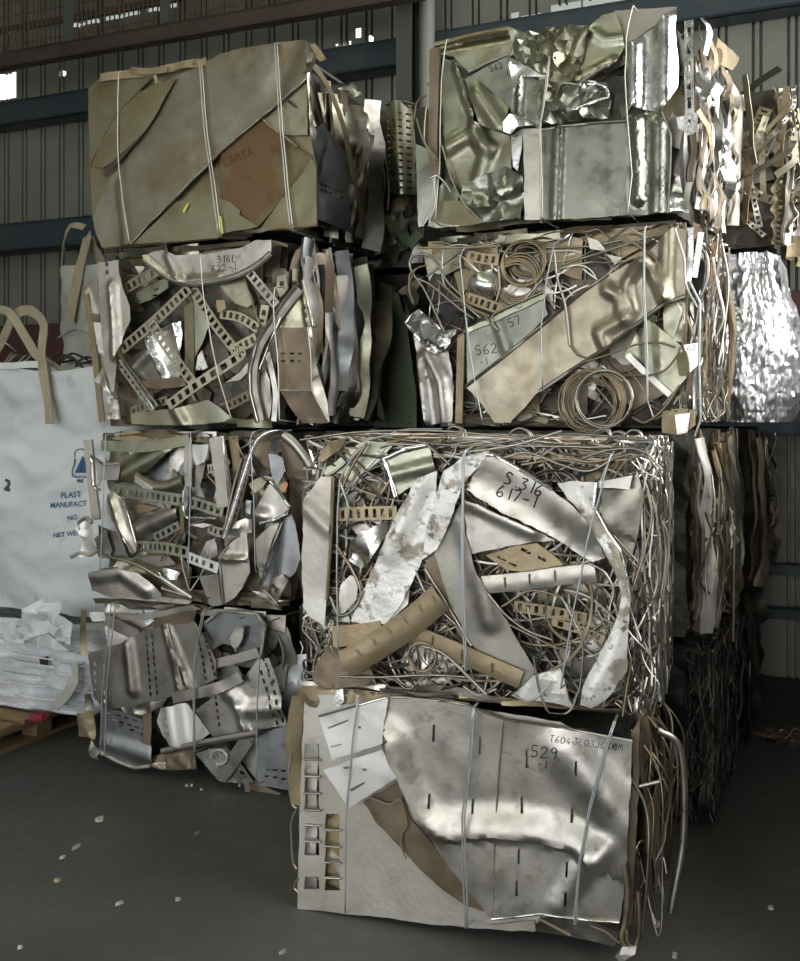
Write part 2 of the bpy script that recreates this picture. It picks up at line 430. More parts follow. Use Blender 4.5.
    def tangle(s, n_ind, n_stuff, lo, hi, r=(.002, .0042), ln=(.15, .6), mats=('wire_steel',), vert=0, name='loose_wire', curl=.5, horiz=0):
        """random bent wires inside a local box; the last n_stuff go into one uncounted tangle"""
        groups = {}
        for i in range(n_ind + n_stuff):
            p = Vector([random.uniform(lo[k], hi[k]) for k in range(3)])
            d = Vector((random.gauss(0, 1), random.gauss(0, .25), random.gauss(0, 1)))
            if vert: d = Vector((random.gauss(0, .25), random.gauss(0, .35), random.choice([-1, 1]) * vert))
            if horiz: d = Vector((random.choice([-1, 1]) * horiz, random.gauss(0, .3), random.gauss(0, .3)))
            d.normalize(); L = random.uniform(*ln); st = .035; P = [p.copy()]
            ax = Vector((random.gauss(0, .3), random.gauss(0, 1), random.gauss(0, .3))); cv = random.gauss(0, curl)
            for j in range(int(L / st)):
                d = (d + d.cross(ax) * cv * .25 + Vector((random.gauss(0, .08), random.gauss(0, .06), random.gauss(0, .08))))
                d.normalize(); q = P[-1] + d * st
                for k in range(3):
                    if q[k] < lo[k]: q[k] = lo[k] + .002; d[k] = abs(d[k]) * .4
                    if q[k] > hi[k]: q[k] = hi[k] - .002; d[k] = -abs(d[k]) * .4
                P.append(q)
            if len(P) < 3: continue
            rr = random.uniform(*r); m = random.choice(mats)
            C = catmull(P, len(P) * 2)
            if i < n_ind:
                bm = bmesh.new(); tube_bm(bm, C, rr, 5); fin(bm, name, m, s.o, ang=80)
            else:
                if m not in groups: groups[m] = bmesh.new()
                tube_bm(groups[m], C, rr, 4)
        for m, bm in groups.items():
            tag(fin(bm, 'wire_tangle', m, s.o, ang=80), kind='stuff')

def edge_bits(s, n, mats, zs=None):
    for i in range(n):
        z = random.choice(zs or (s.H - .018, .022)) + random.uniform(-.015, .015); L = random.uniform(.1, .38); x = random.uniform(.0, s.W - L); w = random.uniform(-.035, .008)
        P = [Vector((x + L * k / 3, -w + .012 * random.uniform(-1, 1), max(.018, min(s.H - .018, z + random.uniform(-.014, .014))))) for k in range(4)]
        s.ribbon('edge_offcut', P, random.uniform(.015, .04), random.choice(mats), roll=random.uniform(-.9, .9), wob=1, taper=random.uniform(.5, 1.4))
def Z(ox, oy, sc):
    return lambda *pts: [(ox + p[0] / sc, oy + p[1] / sc) + tuple(p[2:]) for p in pts]
A = Z(80, 240, 5); B = Z(220, 230, 4); C_ = Z(80, 420, 5); D_ = Z(180, 420, 5); E_ = Z(75, 595, 3.478)
F_ = Z(285, 670, 3.56); G_ = Z(470, 690, 3.478); H_ = Z(290, 425, 3.26); I_ = Z(460, 425, 3.259)
J_ = Z(400, 225, 4.469); K_ = Z(540, 225, 4); M_ = Z(410, 20, 4.367); N_ = Z(540, 0, 4.006)
O_ = Z(80, 40, 4.369); P_ = Z(220, 30, 4.179)
def slot(px, py, l, wd, ang):
    c, s_ = math.cos(ang), math.sin(ang); l /= 2; wd /= 2
    return [(px + x * c - y * s_, py + x * s_ + y * c) for x, y in ((-l, -wd), (l, -wd), (l, wd), (-l, wd))]
def slots(p0, p1, n, l, wd, ang):
    return [slot(p0[0] + (p1[0] - p0[0]) * i / max(1, n - 1), p0[1] + (p1[1] - p0[1]) * i / max(1, n - 1), l, wd, ang) for i in range(n)]

#SCENE_PARTS
# ------------------------------------------------------------------ where the stacks stand
AL = R(24.5); AR = R(25); AF = R(19)
def at(o, a, u, y, z): return (o[0] + u * math.cos(a) + y * math.sin(a), o[1] - u * math.sin(a) + y * math.cos(a), z)
OL = (-1.394, 4.57); OF = (-.331, 3.21); OR = (1.073 - 1.083 * math.cos(AR), 3.7 + 1.083 * math.sin(AR))
SIL = ['steel', 'steel', 'steel_dull', 'steel_bright', 'blue_grey']
MIX = ['steel', 'steel_dull', 'olive', 'brown', 'tan', 'steel_pale', 'dark_scrap']
OLV = ['olive', 'olive', 'steel', 'steel_dull', 'tan', 'olive_dull']
BALES = 'strapped bales of stainless scrap'

# ================================================================== lower front bale of the right stack (529)
b = R1 = Frame('scrap_bale', 'front floor-level scrap bale faced with one big flat sheet marked 529', 'scrap bale', (OF[0], OF[1], 0), AF, 1.055, .69, .82, BALES)
b.core(.045, side=.05, top=.03)
b.filler(14, MIX, (-.045, -.03), ur=(.02, .5))
b.sheet('inner_strip', [(300, 735), (318, 735), (316, 905), (298, 900)], 'steel_pale', -.025, .012, 9)
b.sheet('inner_strip', [(322, 800), (342, 803), (340, 905), (320, 903)], 'tan', -.022, .012, 9)
hol = []
for x0, x1, ys in ((72, 122, [(262, 315), (322, 375), (382, 435), (442, 495), (555, 605), (615, 660), (735, 780)]), (145, 195, [(512, 565), (575, 625), (632, 680), (690, 735), (745, 785)])):
    for y0, y1 in ys: hol.append(F_((x0, y0), (x1 - 2, y0), (x1, y1), (x0 - 4, y1)))
b.sheet('backing_sheet', [(304.5, 695), (336, 694), (400, 697), (560, 722), (590, 740), (560, 905), (536, 924), (534, 932), (500, 930), (465, 927.5), (420, 923), (380, 917.5), (340, 913), (297.5, 908.5), (300, 800)], 'steel_pale', .0, .003, 3, .025, holes=hol, t=.004)
for (x0, x1, ys) in ((66, 128, [318, 378, 438, 498, 552, 610]), (138, 200, [568, 628, 685, 740])):
    for y in ys: b.wire(F_((x0, y), (x1, y + 3)), .0035, 'wire_steel', .008, 'cross_bar')
big = b.sheet('folded_front_sheet', F_((375, 100), (470, 98), (560, 112), (660, 130)) + G_((110, 102), (330, 135), (565, 178), (560, 300), (548, 560), (535, 700), (520, 806), (420, 800), (340, 792), (240, 779), (150, 790), (75, 797)) +
    F_((712, 860), (600, 720), (500, 580), (440, 450), (395, 350), (345, 265), (350, 200)), 'steel', .022, .007, 3.2, .0155,
    holes=sum([slots(*q) for q in [((434, 733), (434, 734), 1, 17, 2.6, 1.6), ((480, 746), (480, 747), 1, 17, 2.6, 1.6), ((527, 759), (527, 760), 1, 18, 3, 1.55), ((577, 766), (577, 767), 1, 14, 2.6, 1.6),
        ((430, 800), (473, 806), 2, 14, 2.4, 1.6), ((522, 805), (522, 806), 1, 16, 2.8, 1.55), ((572, 815), (572, 816), 1, 14, 2.6, 1.6), ((519, 856), (567, 869), 2, 15, 2.4, 1.6), ((517, 888), (566, 898), 2, 15, 2.6, 1.6)]], []),
    crease=[([(388, 745), (398, 785), (408, 806), (424, 826), (446, 838), (474, 835), (505, 835), (540, 839), (575, 849), (600, 866)], .026, .11, .02), ([(566, 752), (592, 785), (630, 826)], .022, .10), ([(560, 905), (580, 870), (606, 846)], .014, .05)], t=.004, seed=3.3)
b.write('529', 530, 756.5, 11.5, .1, big, .0015)
b.write('-1', 537, 767, 7.5, .1, big, .0015)
b.write('T604-', 549, 741, 6.5, .2, big, .0009); b.write('3L03JC6M', 573, 744.5, 6.5, .14, big, .0009); b.write('T0M', 607, 749, 6.5, .1, big, .0009)
b.rim(G_((112, 104), (92, 400), (76, 793)), big, .0022, 'steel', .026, 'weld_seam')
b.rim(G_((76, 797), (150, 790), (240, 779), (340, 793), (430, 803), (520, 808)), big, .0045, 'steel_bright', .024)
b.rim(F_((375, 98), (470, 96), (560, 110), (660, 128)) + G_((110, 100), (330, 133), (565, 176)), big, .004, 'steel', .022)
b.sheet('stamped_plate', F_((120, 165), (240, 132), (368, 95), (352, 190), (346, 262), (250, 296), (168, 322), (140, 235)), 'steel_highlight', .04, .004, 6, .02, holes=[F_((150, 205), (225, 175), (228, 182), (152, 213)), F_((160, 270), (200, 262), (201, 268), (162, 277)), F_((262, 200), (272, 202), (270, 210), (261, 208))])
b.sheet('stamped_plate', F_((138, 356), (240, 318), (345, 283), (372, 330), (402, 382), (320, 432), (226, 492), (180, 420)), 'steel_highlight', .046, .004, 6, .02, holes=[F_((230, 425), (282, 398), (285, 405), (234, 435)), F_((208, 345), (240, 342), (240, 350), (210, 354)), F_((278, 350), (292, 350), (292, 358), (278, 358))])
b.rim(F_((120, 165), (240, 132), (368, 95)), b.o, .004, 'steel_bright', .046)
b.sheet('torn_brown_sheet', F_((278, 470), (330, 440), (400, 395), (425, 470), (445, 530), (500, 590), (580, 690), (712, 862), (640, 840), (560, 785), (480, 710), (390, 610), (320, 540)), 'brown', .012, .006, 5, .022)
b.wire(F_((300, 450), (325, 462), (375, 478), (410, 462), (425, 500), (435, 548), (415, 590), (418, 640), (432, 672)), .0035, 'tan', .024, 'torn_edge')
b.ribbon('curled_side_strip', [b.pt(*p, .0) for p in F_((52, 95), (34, 200), (32, 330), (48, 480))], .05, 'tan', wob=.4, roll=.5)
b.wire(F_((22, 300), (14, 360), (16, 430), (28, 480), (42, 492)), .004, 'wire_steel', .01)
b.wire(F_((40, 496), (22, 540), (22, 600), (28, 680), (40, 708)), .004, 'wire_steel', .01)
b.wire(F_((48, 740), (32, 772), (48, 790)), .005, 'wire_steel', .0)
b.sheet('top_flap', F_((40, 95), (70, 50), (190, 45), (400, 62), (480, 70), (460, 95), (350, 100), (120, 130), (75, 150)), 'tan', -.012, .01, 8, .03, facet=.008)
b.sheet('top_flap', F_((170, 120), (185, 70), (205, 60), (212, 110), (195, 130)), 'steel_bright', .012, .01, 9, .03)
b.wire(F_((130, 60), (250, 52), (330, 62), (440, 75), (560, 105), (660, 122)), .006, 'wire_steel', .0)
b.sheet('bottom_strip', [(484, 926), (534, 921), (536, 931), (500, 930)], 'steel_pale', .012, .002)
# right-hand end: curved wires, a dark plate and a hanging strip
b.sheet('corner_plate', G_((560, 150), (590, 100), (588, 300), (575, 560), (560, 820), (530, 830), (545, 560), (566, 300)), 'brown', -.005, .006)
b.sheet_local('side_plate', [(.1, .18, .06), (.45, .16, .05), (.55, .38, .03), (.3, .47, .06), (.05, .45, .04)], 'brown', .012, 6, .03, xf=lambda p: Vector((b.W - p.y, p.x, p.z)))
b.layers(9, ['brown', 'tan', 'steel_dull', 'brown_dark'], (.02, .06), (-.03, .05))
for i in range(26):
    y = random.uniform(.0, .75); o = random.uniform(.02, .115); z0 = random.uniform(.02, .3); z1 = random.uniform(.5, .68)
    b.wire3([Vector((b.W - .02, y, z1)), Vector((b.W + o * .8, y + random.uniform(-.05, .05), z1 - .1)), Vector((b.W + o, y + random.uniform(-.05, .05), (z0 + z1) / 2)), Vector((b.W + o * .6, y + random.uniform(-.06, .06), z0))], random.uniform(.003, .006), random.choice(['wire_steel', 'wire_brown', 'wire_brown']))
b.wire3([Vector((b.W + .06, .1, .66)), Vector((b.W + .125, .12, .6)), Vector((b.W + .135, .12, .36)), Vector((b.W + .10, .1, .13))], .011, 'wire_steel', 'bent_rod')
b.wire(G_((590, 335), (660, 318)), .006, 'wire_steel', .06, 'bent_rod')
b.wire(G_((535, 600), (548, 700), (542, 800), (528, 860), (545, 905)), .009, 'wire_brown', .03, 'hanging_strip')
b.wire(G_((585, 700), (590, 830), (575, 890), (550, 880), (545, 830)), .006, 'wire_brown', .03, 'hanging_strip')
b.sheet('crumpled_end', G_((505, 925), (530, 890), (580, 890), (575, 915), (540, 935), (520, 942)), 'steel_pale', .035, .01, 12, .025, facet=.008)
b.wire(G_((240, 795), (350, 852)), .006, 'tan', .01, 'bent_rod')
b.wire(G_((420, 820), (470, 840), (520, 880)), .004, 'wire_brown', .01)
for i in range(10):
    b.wire3([Vector((b.W + random.uniform(-.02, .09), random.uniform(0, .3), random.uniform(.05, .4))) for k in range(3)], .003, 'wire_steel')
b.tie(F_((258, 110), (240, 260), (222, 450), (216, 640), (214, 864)), .05)
b.tie(F_((668, 128), (655, 300), (632, 520), (634, 700), (642, 918)), .062, twin=2.2)
b.tie(G_((500, 108), (450, 280), (410, 430), (380, 590), (362, 815)), .062, twin=1.4)

# ================================================================== upper front bale of the right stack (S.316 617-1)
b = R2 = Frame('scrap_bale', 'wire-filled scrap bale with sheet marked S.316 617-1, sitting on the 529 bale', 'scrap bale', (OF[0], OF[1], .705), AF, 1.055, .80, .82, BALES)
b.core(.075, side=.06)
b.filler(26, MIX, (-.07, -.035))
b.tangle(80, 230, (.02, .0, .03), (b.W - .02, .07, b.H - .01), (.0026, .005), (.3, .9), ('wire_steel', 'steel_dull', 'wire_brown', 'steel_dull'), curl=1.0)
b.tangle(0, 150, (.02, .0, b.H - .05), (b.W, .5, b.H + .012), (.002, .004), (.2, .6), ('wire_steel', 'wire_brown'), horiz=1, curl=.7)
b.sheet('end_panel', H_((45, 240), (75, 205), (100, 168), (138, 168), (136, 260), (135, 340), (124, 470), (118, 560), (112, 655), (70, 630), (45, 598), (38, 480), (42, 380)), 'steel_pale', .025, .007, 5, .022, crease=[(H_((60, 270), (130, 340)), .02, .04)])
b.rim(H_((140, 170), (134, 350), (120, 570)), b.o, .006, 'tan', .03)
b.sheet('olive_sheet', H_((102, 155), (170, 100), (248, 50), (340, 62), (300, 110), (235, 160), (200, 215), (150, 190)), 'olive', -.01, .006)
b.sheet('green_tinted_panel', H_((306, 112), (370, 92), (455, 72), (476, 150), (400, 200), (340, 235), (325, 170)), 'olive', .012, .003, crease=[(H_((320, 165), (470, 128)), .012, .03)])
b.rim(H_((343, 235), (324, 165), (306, 112), (375, 78), (450, 65)), b.o, .008, 'steel_bright', .018)
b.strip('perforated_strip', H_((152, 292), (250, 288), (348, 286)), 12.5, 'tan', .0, .004, .026, .62, .55)
b.sheet('crushed_piece', H_((188, 440), (200, 390), (240, 345), (330, 308), (320, 360), (270, 440), (230, 470)), 'steel_bright', .012, .015, 9, .04, facet=.02)
b.sheet('small_plate', H_((165, 520), (195, 490), (220, 500), (215, 570), (180, 610), (160, 590)), 'steel', .004, .008)
b.sheet('peeling_white_sheet', H_((198, 640), (250, 510), (300, 400), (350, 290), (420, 172), (480, 150), (475, 260), (455, 350), (430, 440), (395, 520), (352, 602), (308, 650), (250, 655)), 'peel', .03, .01, 7, .02, crease=[(H_((330, 420), (420, 200)), .02, .05)], label='white-painted sheet with peeling paint')
b.sheet('peeling_white_sheet', H_((430, 440), (445, 330), (475, 240), (500, 150), (560, 108), (645, 82), (652, 98), (610, 140), (560, 200), (530, 290), (500, 360), (478, 405)), 'peel', .045, .012, 9, .02)
b.sheet('rolled_scrap', H_((250, 640), (330, 570), (390, 535), (385, 585), (330, 640)), 'peel', .02, .012, 9, .025)
s316 = b.sheet('curved_plate', I_((18, 210), (50, 150), (84, 100), (112, 100), (200, 150), (300, 212), (365, 262), (420, 318, .01), (452, 380, .0), (470, 435, -.01), (432, 447, -.02), (390, 425, -.02), (340, 390, -.01), (230, 330), (130, 285)), 'steel', .05, .004, 3, .018, crease=[(I_((60, 190), (230, 290), (400, 400)), -.012, .09)], seed=7.1, label='grey plate with handwritten number')
b.write('S.316', 502.5, 482.5, 12, .36, s316, .0023); b.write('617-1', 495, 495.5, 12, .3, s316, .0023)
b.rim(I_((84, 96), (112, 98), (200, 148), (300, 210)), s316, .007, 'steel_bright', .056)
b.sheet('pale_plate', I_((8, 240), (60, 258), (130, 292), (200, 322), (260, 350), (310, 378), (230, 382), (130, 402), (30, 422)), 'steel', .035, .005, crease=[(I_((20, 250), (240, 350)), .014, .03)])
b.sheet('tan_perforated_plate', I_((84, 425), (170, 396), (250, 385), (300, 420), (338, 456), (260, 470), (200, 478), (150, 472)), 'tan', .01, .004, holes=[I_((122, 425), (150, 440), (148, 446), (120, 432)), I_((200, 398), (232, 416), (228, 424), (196, 408)), I_((255, 425), (282, 440), (278, 448), (252, 434)), I_((160, 445), (185, 458), (182, 464), (158, 452))])
b.strip('notched_band', I_((72, 522), (220, 508), (330, 492), (442, 482)), 17, 'steel', .03, .004, bulge=.004, lip=.01)
for x, y in ((145, 518), (225, 508), (308, 496)): b.wire(I_((x, y - 22), (x + 2, y + 12)), .003, 'brown', .036, 'notch')
b.strip('perforated_strip', I_((175, 590), (290, 608), (412, 632)), 11, 'tan', .0, .004, .025, .62, .55)
b.strip('perforated_strip', I_((300, 640), (400, 670), (470, 700)), 8, 'tan', -.01, .004, .03, .62, .55)
b.sheet('dark_triangle_sheet', [(434, 553), (448, 520), (462, 503), (468, 540), (478, 574), (500, 610), (520, 645), (536, 671), (519, 688), (497, 668), (474, 647), (450, 605)], 'steel_dull', .03, .005, 4, .02, crease=[([(462, 520), (490, 620)], .012, .05)])
b.sheet('dark_triangle_sheet', [(424, 566), (440, 548), (452, 580), (470, 618), (474, 648), (462, 640), (440, 600)], 'brown', .02, .005)
b.strip('notched_strip', H_((178, 780), (260, 735), (380, 655), (492, 560)), 25, 'tan', .055, .004, bulge=.012, lip=.012, label='tan notched strip')
for f in (.12, .28, .44, .60, .76, .9):
    x, y = 178 + 314 * f, 785 - 226 * f; b.wire(H_((x - 3, y - 26), (x + 12, y - 2)), .0022, 'tan', .072, 'notch')
b.strip('notched_strip', H_((138, 690), (220, 684), (300, 672)), 19, 'tan', .03, .004, lip=.01)
b.strip('notched_strip', [(408, 632), (440, 645), (470, 658), (521, 680)], 17, 'tan', .045, .004, lip=.01, bulge=.004)
for p in ((432, 641), (462, 655), (492, 668)): b.wire([(p[0], p[1] - 5), (p[0] - 1, p[1] + 5)], .003, 'brown', .055, 'notch')
b.sheet('brown_block', H_((95, 770), (150, 660), (190, 790), (260, 770), (290, 840), (100, 860), (70, 850)), 'brown', .0, .012, 9, .04, facet=.012)
b.sheet('tan_block', H_((95, 110), (130, 55), (190, 40), (170, 80), (110, 120)), 'tan', .0, .01, 9, .03, facet=.01)
b.coil(422.5, 657, 13.5, 5, 'wire_brown', .05, .0032, jit=.1)
b.wire(H_((430, 720), (500, 745), (580, 820), (640, 880)), .005, 'wire_steel', .05)
b.wire(H_((160, 820), (300, 822), (450, 815), (580, 822)), .005, 'wire_steel', .04)
b.sheet('crumpled_white_scrap', I_((168, 880), (242, 812), (325, 795), (345, 850), (372, 925), (300, 905)), 'peel', .02, .01, 9, .035, facet=.012)
arc = b.sheet('white_arc_sheet', I_((318, 190), (380, 182), (446, 188), (436, 270), (480, 350), (522, 410), (545, 500), (556, 580), (548, 700), (545, 800), (490, 880), (430, 922), (392, 912), (402, 850), (432, 790), (480, 700), (518, 610), (528, 540), (505, 470), (478, 420), (440, 350), (395, 285)), 'peel', .06, .01, 6, .018, crease=[(I_((360, 230), (450, 340), (530, 480), (540, 580), (500, 740), (430, 880)), .022, .05)], label='white-painted curved sheet with peeling paint')
b.rim(I_((446, 188), (436, 268), (480, 350), (522, 410), (545, 500), (556, 580)), arc, .005, 'steel_bright', .066)
b.sheet('flat_flange', I_((440, 188), (500, 176), (562, 164), (552, 211), (500, 205), (450, 205)), 'steel', .05, .003)
b.sheet('folded_plate', I_((460, 205), (550, 210), (580, 150), (602, 230), (585, 330), (560, 430), (520, 400), (470, 330)), 'steel_dull', .012, .012, 6, .04, facet=.01)
for q in [((0, 90), (90, 80), (200, 60), (330, 20)), ((130, 110), (220, 90), (330, 130), (420, 150), (500, 110)), ((200, 130), (330, 110), (430, 120), (560, 95)), ((480, 130), (460, 180), (452, 200)), ((500, 175), (540, 120), (600, 100), (640, 140)),
          ((500, 360), (545, 410), (578, 445)), ((555, 560), (600, 420), (625, 300), (610, 210)), ((420, 450), (470, 480), (500, 540), (490, 590)), ((330, 560), (370, 640), (400, 720), (390, 860), (370, 900)), ((90, 550), (150, 620), (220, 670), (300, 700)),
          ((160, 650), (240, 690), (320, 730)), ((240, 760), (260, 870), (300, 950), (360, 930), (385, 870)), ((170, 880), (230, 900), (290, 850)), ((140, 590), (230, 540), (330, 560)), ((560, 760), (545, 850), (530, 950)), ((10, 850), (60, 880), (120, 860))]:
    b.wire(I_(*q), random.uniform(.003, .0045), random.choice(['wire_steel', 'wire_steel', 'wire_brown']), random.uniform(.025, .055))
for q in [((160, 180), (190, 270), (185, 330)), ((440, 60), (500, 110), (520, 130)), ((150, 390), (200, 470), (230, 540), (225, 600)), ((130, 560), (160, 620), (210, 600), (240, 540)), ((440, 470), (470, 520), (520, 600), (590, 720)), ((410, 480), (450, 560), (540, 650)), ((250, 60), (200, 140), (170, 210))]:
    b.wire(H_(*q), random.uniform(.0035, .006), random.choice(['wire_steel', 'wire_brown', 'wire_steel']), random.uniform(.015, .04))
edge_bits(b, 14, ['steel_dull', 'tan', 'steel', 'brown'], (.015,))
for px, py, rr in ((602, 436, 8), (618, 441, 10), (634, 437, 7), (590, 445, 7), (455, 436, 9), (520, 440, 11)):
    b.coil(px, py, rr, 1.3, 'wire_steel', random.uniform(-.12, .01), .0035, jit=.2, depth=.03, name='wire_loop')
for q in [((300, 440), (360, 432), (440, 431), (520, 438)), ((420, 452), (480, 441), (560, 447), (640, 458)), ((380, 437), (470, 446), (560, 434), (650, 440)), ((560, 470), (600, 452), (640, 450), (662, 470))]:
    b.wire(q, .0035, 'wire_steel', random.uniform(-.06, .02))
# right-hand end: a curtain of bright fine wire
b.tangle(0, 420, (b.W - .03, .0, .02), (b.W + .075, .62, b.H - .01), (.0018, .0036), (.12, .5), ('wire_steel', 'wire_steel', 'dark_scrap', 'wire_steel'), vert=1, curl=.7)
b.layers(7, ['steel_dull', 'dark_scrap', 'steel'], (.02, .05), (.0, .04), yr=(.1, 1))
b.tangle(0, 130, (b.W - .05, .0, b.H - .1), (b.W + .06, .6, b.H + .01), (.002, .0036), (.12, .4), ('steel_bright', 'wire_steel'), curl=1)
for y, dz in ((.05, 0), (.16, .1)):
    b.wire3([Vector((b.W + .03, y, .72 - dz)), Vector((b.W + .085, y + .04, .5)), Vector((b.W + .07, y, .3)), Vector((b.W + .08, y + .03, .04))], .005)
b.tie(H_((328, 30), (255, 48), (200, 110), (162, 180), (154, 300), (152, 500), (156, 745)), .055, over=True)
b.tie(H_((568, 85), (562, 130), (560, 350), (562, 580), (570, 800)), .085, twin=1.2)
b.tie(I_((490, 100), (450, 250), (410, 400), (370, 600), (328, 860)), .085)
# ================================================================== right stack behind, third layer: wire coils and the long diagonal plate
b = R3 = Frame('scrap_bale', 'scrap bale with wire coils and a long diagonal plate, beside a plate marked 562', 'scrap bale', (OR[0], OR[1], 1.53), AR, 1.083, .79, .88, BALES)
b.core(.07, side=.06, top=.0)
b.filler(26, MIX + ['steel'], (-.055, -.02))
b.tangle(40, 60, (.03, .005, .03), (b.W - .03, .06, b.H - .02), (.0028, .0045), (.3, .8), ('wire_steel', 'wire_brown', 'wire_steel'), curl=.9)
b.sheet('diagonal_plate', J_((296, 722), (430, 618), (560, 512), (640, 440)) + K_((68, 352), (180, 262), (272, 200), (345, 158), (415, 130), (470, 70), (530, 10), (582, 18), (585, 150), (580, 282), (500, 310), (400, 385), (260, 492), (130, 575), (0, 662)) + J_((500, 872), (494, 884), (420, 884), (366, 800)), 'champagne', .05, .008, 3.4, .018,
    crease=[(K_((270, 260), (320, 290), (330, 380), (240, 430), (260, 480)), .022, .04), (K_((400, 150), (345, 240), (370, 340), (350, 380)), .022, .035), (K_((420, 140), (480, 250), (500, 290)), .025, .04), (K_((510, 20), (500, 300)), .02, .04)], seed=5.2, label='long brownish plate running diagonally')
b.rim(K_((580, 284), (500, 312), (400, 387), (260, 494), (130, 577), (0, 664)), b.o, .008, 'steel_dull', .05)
b.rim(J_((296, 720), (430, 616), (560, 510)) + K_((68, 350), (180, 260), (272, 198)), b.o, .007, 'steel_dull', .055)
p562 = b.sheet('marked_plate', J_((296, 480), (360, 452), (420, 432), (530, 380), (640, 328), (660, 400), (560, 505), (430, 612), (340, 680), (300, 715)), 'marked_plate', .028, .004, 4, .02, seed=2.4, crease=[(J_((440, 440), (480, 560)), .014, .04)])
b.write('562', 475.5, 355.5, 9.5, -.14, p562, .0016); b.write('-1', 480, 365, 6, -.1, p562, .0014); b.write('57', 509.5, 327.5, 8.5, -.35, p562, .0016)
b.sheet('marked_plate_edge', J_((300, 462), (420, 412), (540, 352), (640, 300), (645, 330), (530, 382), (420, 434), (300, 482)), 'olive', .04, .004)
b.sheet('crushed_corner', J_((38, 440), (70, 400), (100, 378), (150, 420), (182, 468), (272, 468), (262, 490), (232, 505), (215, 560), (160, 575), (110, 550), (62, 490)), 'steel_bright', .04, .012, 9, .034, facet=.022)
b.sheet('crushed_corner', J_((58, 495), (120, 560), (215, 560), (232, 640), (242, 740), (236, 880), (122, 892), (104, 800), (88, 660), (75, 570)), 'steel', .03, .012, 5, .028, crease=[(J_((130, 580), (190, 700), (210, 880)), .03, .05), (J_((90, 600), (120, 880)), .02, .03)])
b.strip('brown_upright_strip', J_((272, 488), (268, 650), (262, 886)), 7, 'tan', .035, .005, lip=.01)
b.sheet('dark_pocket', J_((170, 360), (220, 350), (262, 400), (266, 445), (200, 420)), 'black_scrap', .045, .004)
b.coil(523, 264, 21, 7, 'wire_brown', .045, .004, drift=(-2, -3), jit=.06, depth=.03)
b.coil(518, 274, 20, 6, 'wire_brown', .03, .004, drift=(-3, 12), jit=.1)
b.coil(530, 256, 15, 5, 'wire_brown', .01, .004, drift=(-4, 6), jit=.1)
b.strip('perforated_strip', J_((300, 135), (370, 150), (440, 158)), 10, 'tan', .012, .004, .03, .6, .5)
b.strip('perforated_strip', J_((300, 325), (380, 352), (480, 388)), 10, 'tan', .02, .004, .03, .6, .5)
b.sheet('domed_plate', J_((296, 245), (340, 215), (400, 200), (438, 230), (440, 300), (400, 345), (320, 305)), 'steel_bright', .012, .004, crease=[(J_((360, 260), (400, 270)), .03, .07)])
b.sheet('olive_sheet', J_((100, 110), (280, 100), (270, 190), (190, 230), (130, 260)), 'olive', -.02, .008)
for q, m in [(((200, 480), (110, 290), (60, 220), (42, 170), (70, 135), (130, 138), (180, 190), (210, 250), (290, 330)), 'wire_steel'), (((330, 420), (250, 360), (140, 270), (80, 240)), 'wire_steel'), (((360, 415), (260, 330), (200, 270), (188, 180), (200, 110), (260, 88), (340, 100)), 'wire_steel'),
             (((120, 230), (200, 170), (290, 110), (440, 80)), 'wire_steel'), (((80, 102), (200, 102), (330, 100), (450, 92)), 'tan'), (((40, 280), (45, 220), (80, 190)), 'wire_brown'), (((60, 350), (40, 280), (70, 200), (120, 180)), 'wire_brown'), (((400, 410), (300, 360), (170, 250)), 'tan'), (((440, 190), (445, 280), (430, 340)), 'wire_steel'), (((470, 330), (530, 370), (560, 330), (640, 240)), 'wire_steel'), (((380, 410), (440, 470), (420, 400), (640, 300)), 'olive')]:
    b.wire(J_(*q), random.uniform(.0042, .006), m, random.uniform(.03, .06), n=44)
b.coil(604.5, 398, 27.5, 5, 'wire_steel', .085, .0038, drift=(-1, 2), jit=.05)
b.coil(590, 401, 30, 8, 'wire_brown', .065, .0035, drift=(4, 0), jit=.09)
b.coil(593, 402, 23, 5, 'wire_brown', .06, .0035, drift=(0, 2), jit=.1)
b.sheet('rusty_corner_plate', K_((338, 520), (380, 440), (432, 372), (500, 430), (562, 482), (592, 560), (586, 610), (520, 692), (470, 640), (430, 602), (380, 560)), 'olive', .012, .006, crease=[(K_((430, 380), (440, 600)), .015, .05)])
b.sheet('rust_patch', K_((545, 520), (580, 500), (594, 560), (584, 605), (555, 600)), 'rust', .04, .004)
b.strip('bright_offcut', K_((350, 520), (420, 590), (520, 680)), 6, 'steel', .03, .004)
b.sheet('perforated_offcut', K_((490, 745), (560, 735), (622, 740), (622, 800), (565, 842), (488, 830)), 'tan', .012, .006, holes=slots((670, 411), (694, 411), 5, 3, 2, 0))
b.sheet('bright_offcut', K_((540, 760), (600, 752), (590, 830), (548, 838)), 'steel_bright', .025, .006)
b.wire(K_((320, 600), (430, 602), (500, 580), (550, 520), (560, 490)), .004, 'wire_brown', .07)
b.wire(K_((170, 550), (270, 520), (380, 480), (470, 470), (540, 490)), .004, 'wire_brown', .07)
b.wire(K_((0, 205), (120, 150), (280, 100), (460, 40)), .005, 'olive', .02); b.wire(K_((0, 90), (200, 85), (330, 60)), .005, 'wire_steel', .0)
b.wire(K_((330, 40), (400, 90), (470, 140)), .005, 'wire_brown', .06)
b.wire(K_((55, 100), (70, 220), (100, 320), (118, 480)), .006, 'wire_steel', .07); b.wire(K_((118, 480), (150, 520), (180, 530)), .004, 'wire_brown', .07)
b.wire(K_((560, 640), (490, 740), (420, 790), (370, 770)), .006, 'wire_brown', .05)
for q in [((190, 50), (230, 60), (270, 110), (200, 95)), ((260, 115), (330, 130), (300, 160))]:
    b.sheet('bright_offcut', K_(*q), 'steel', .02, .01)
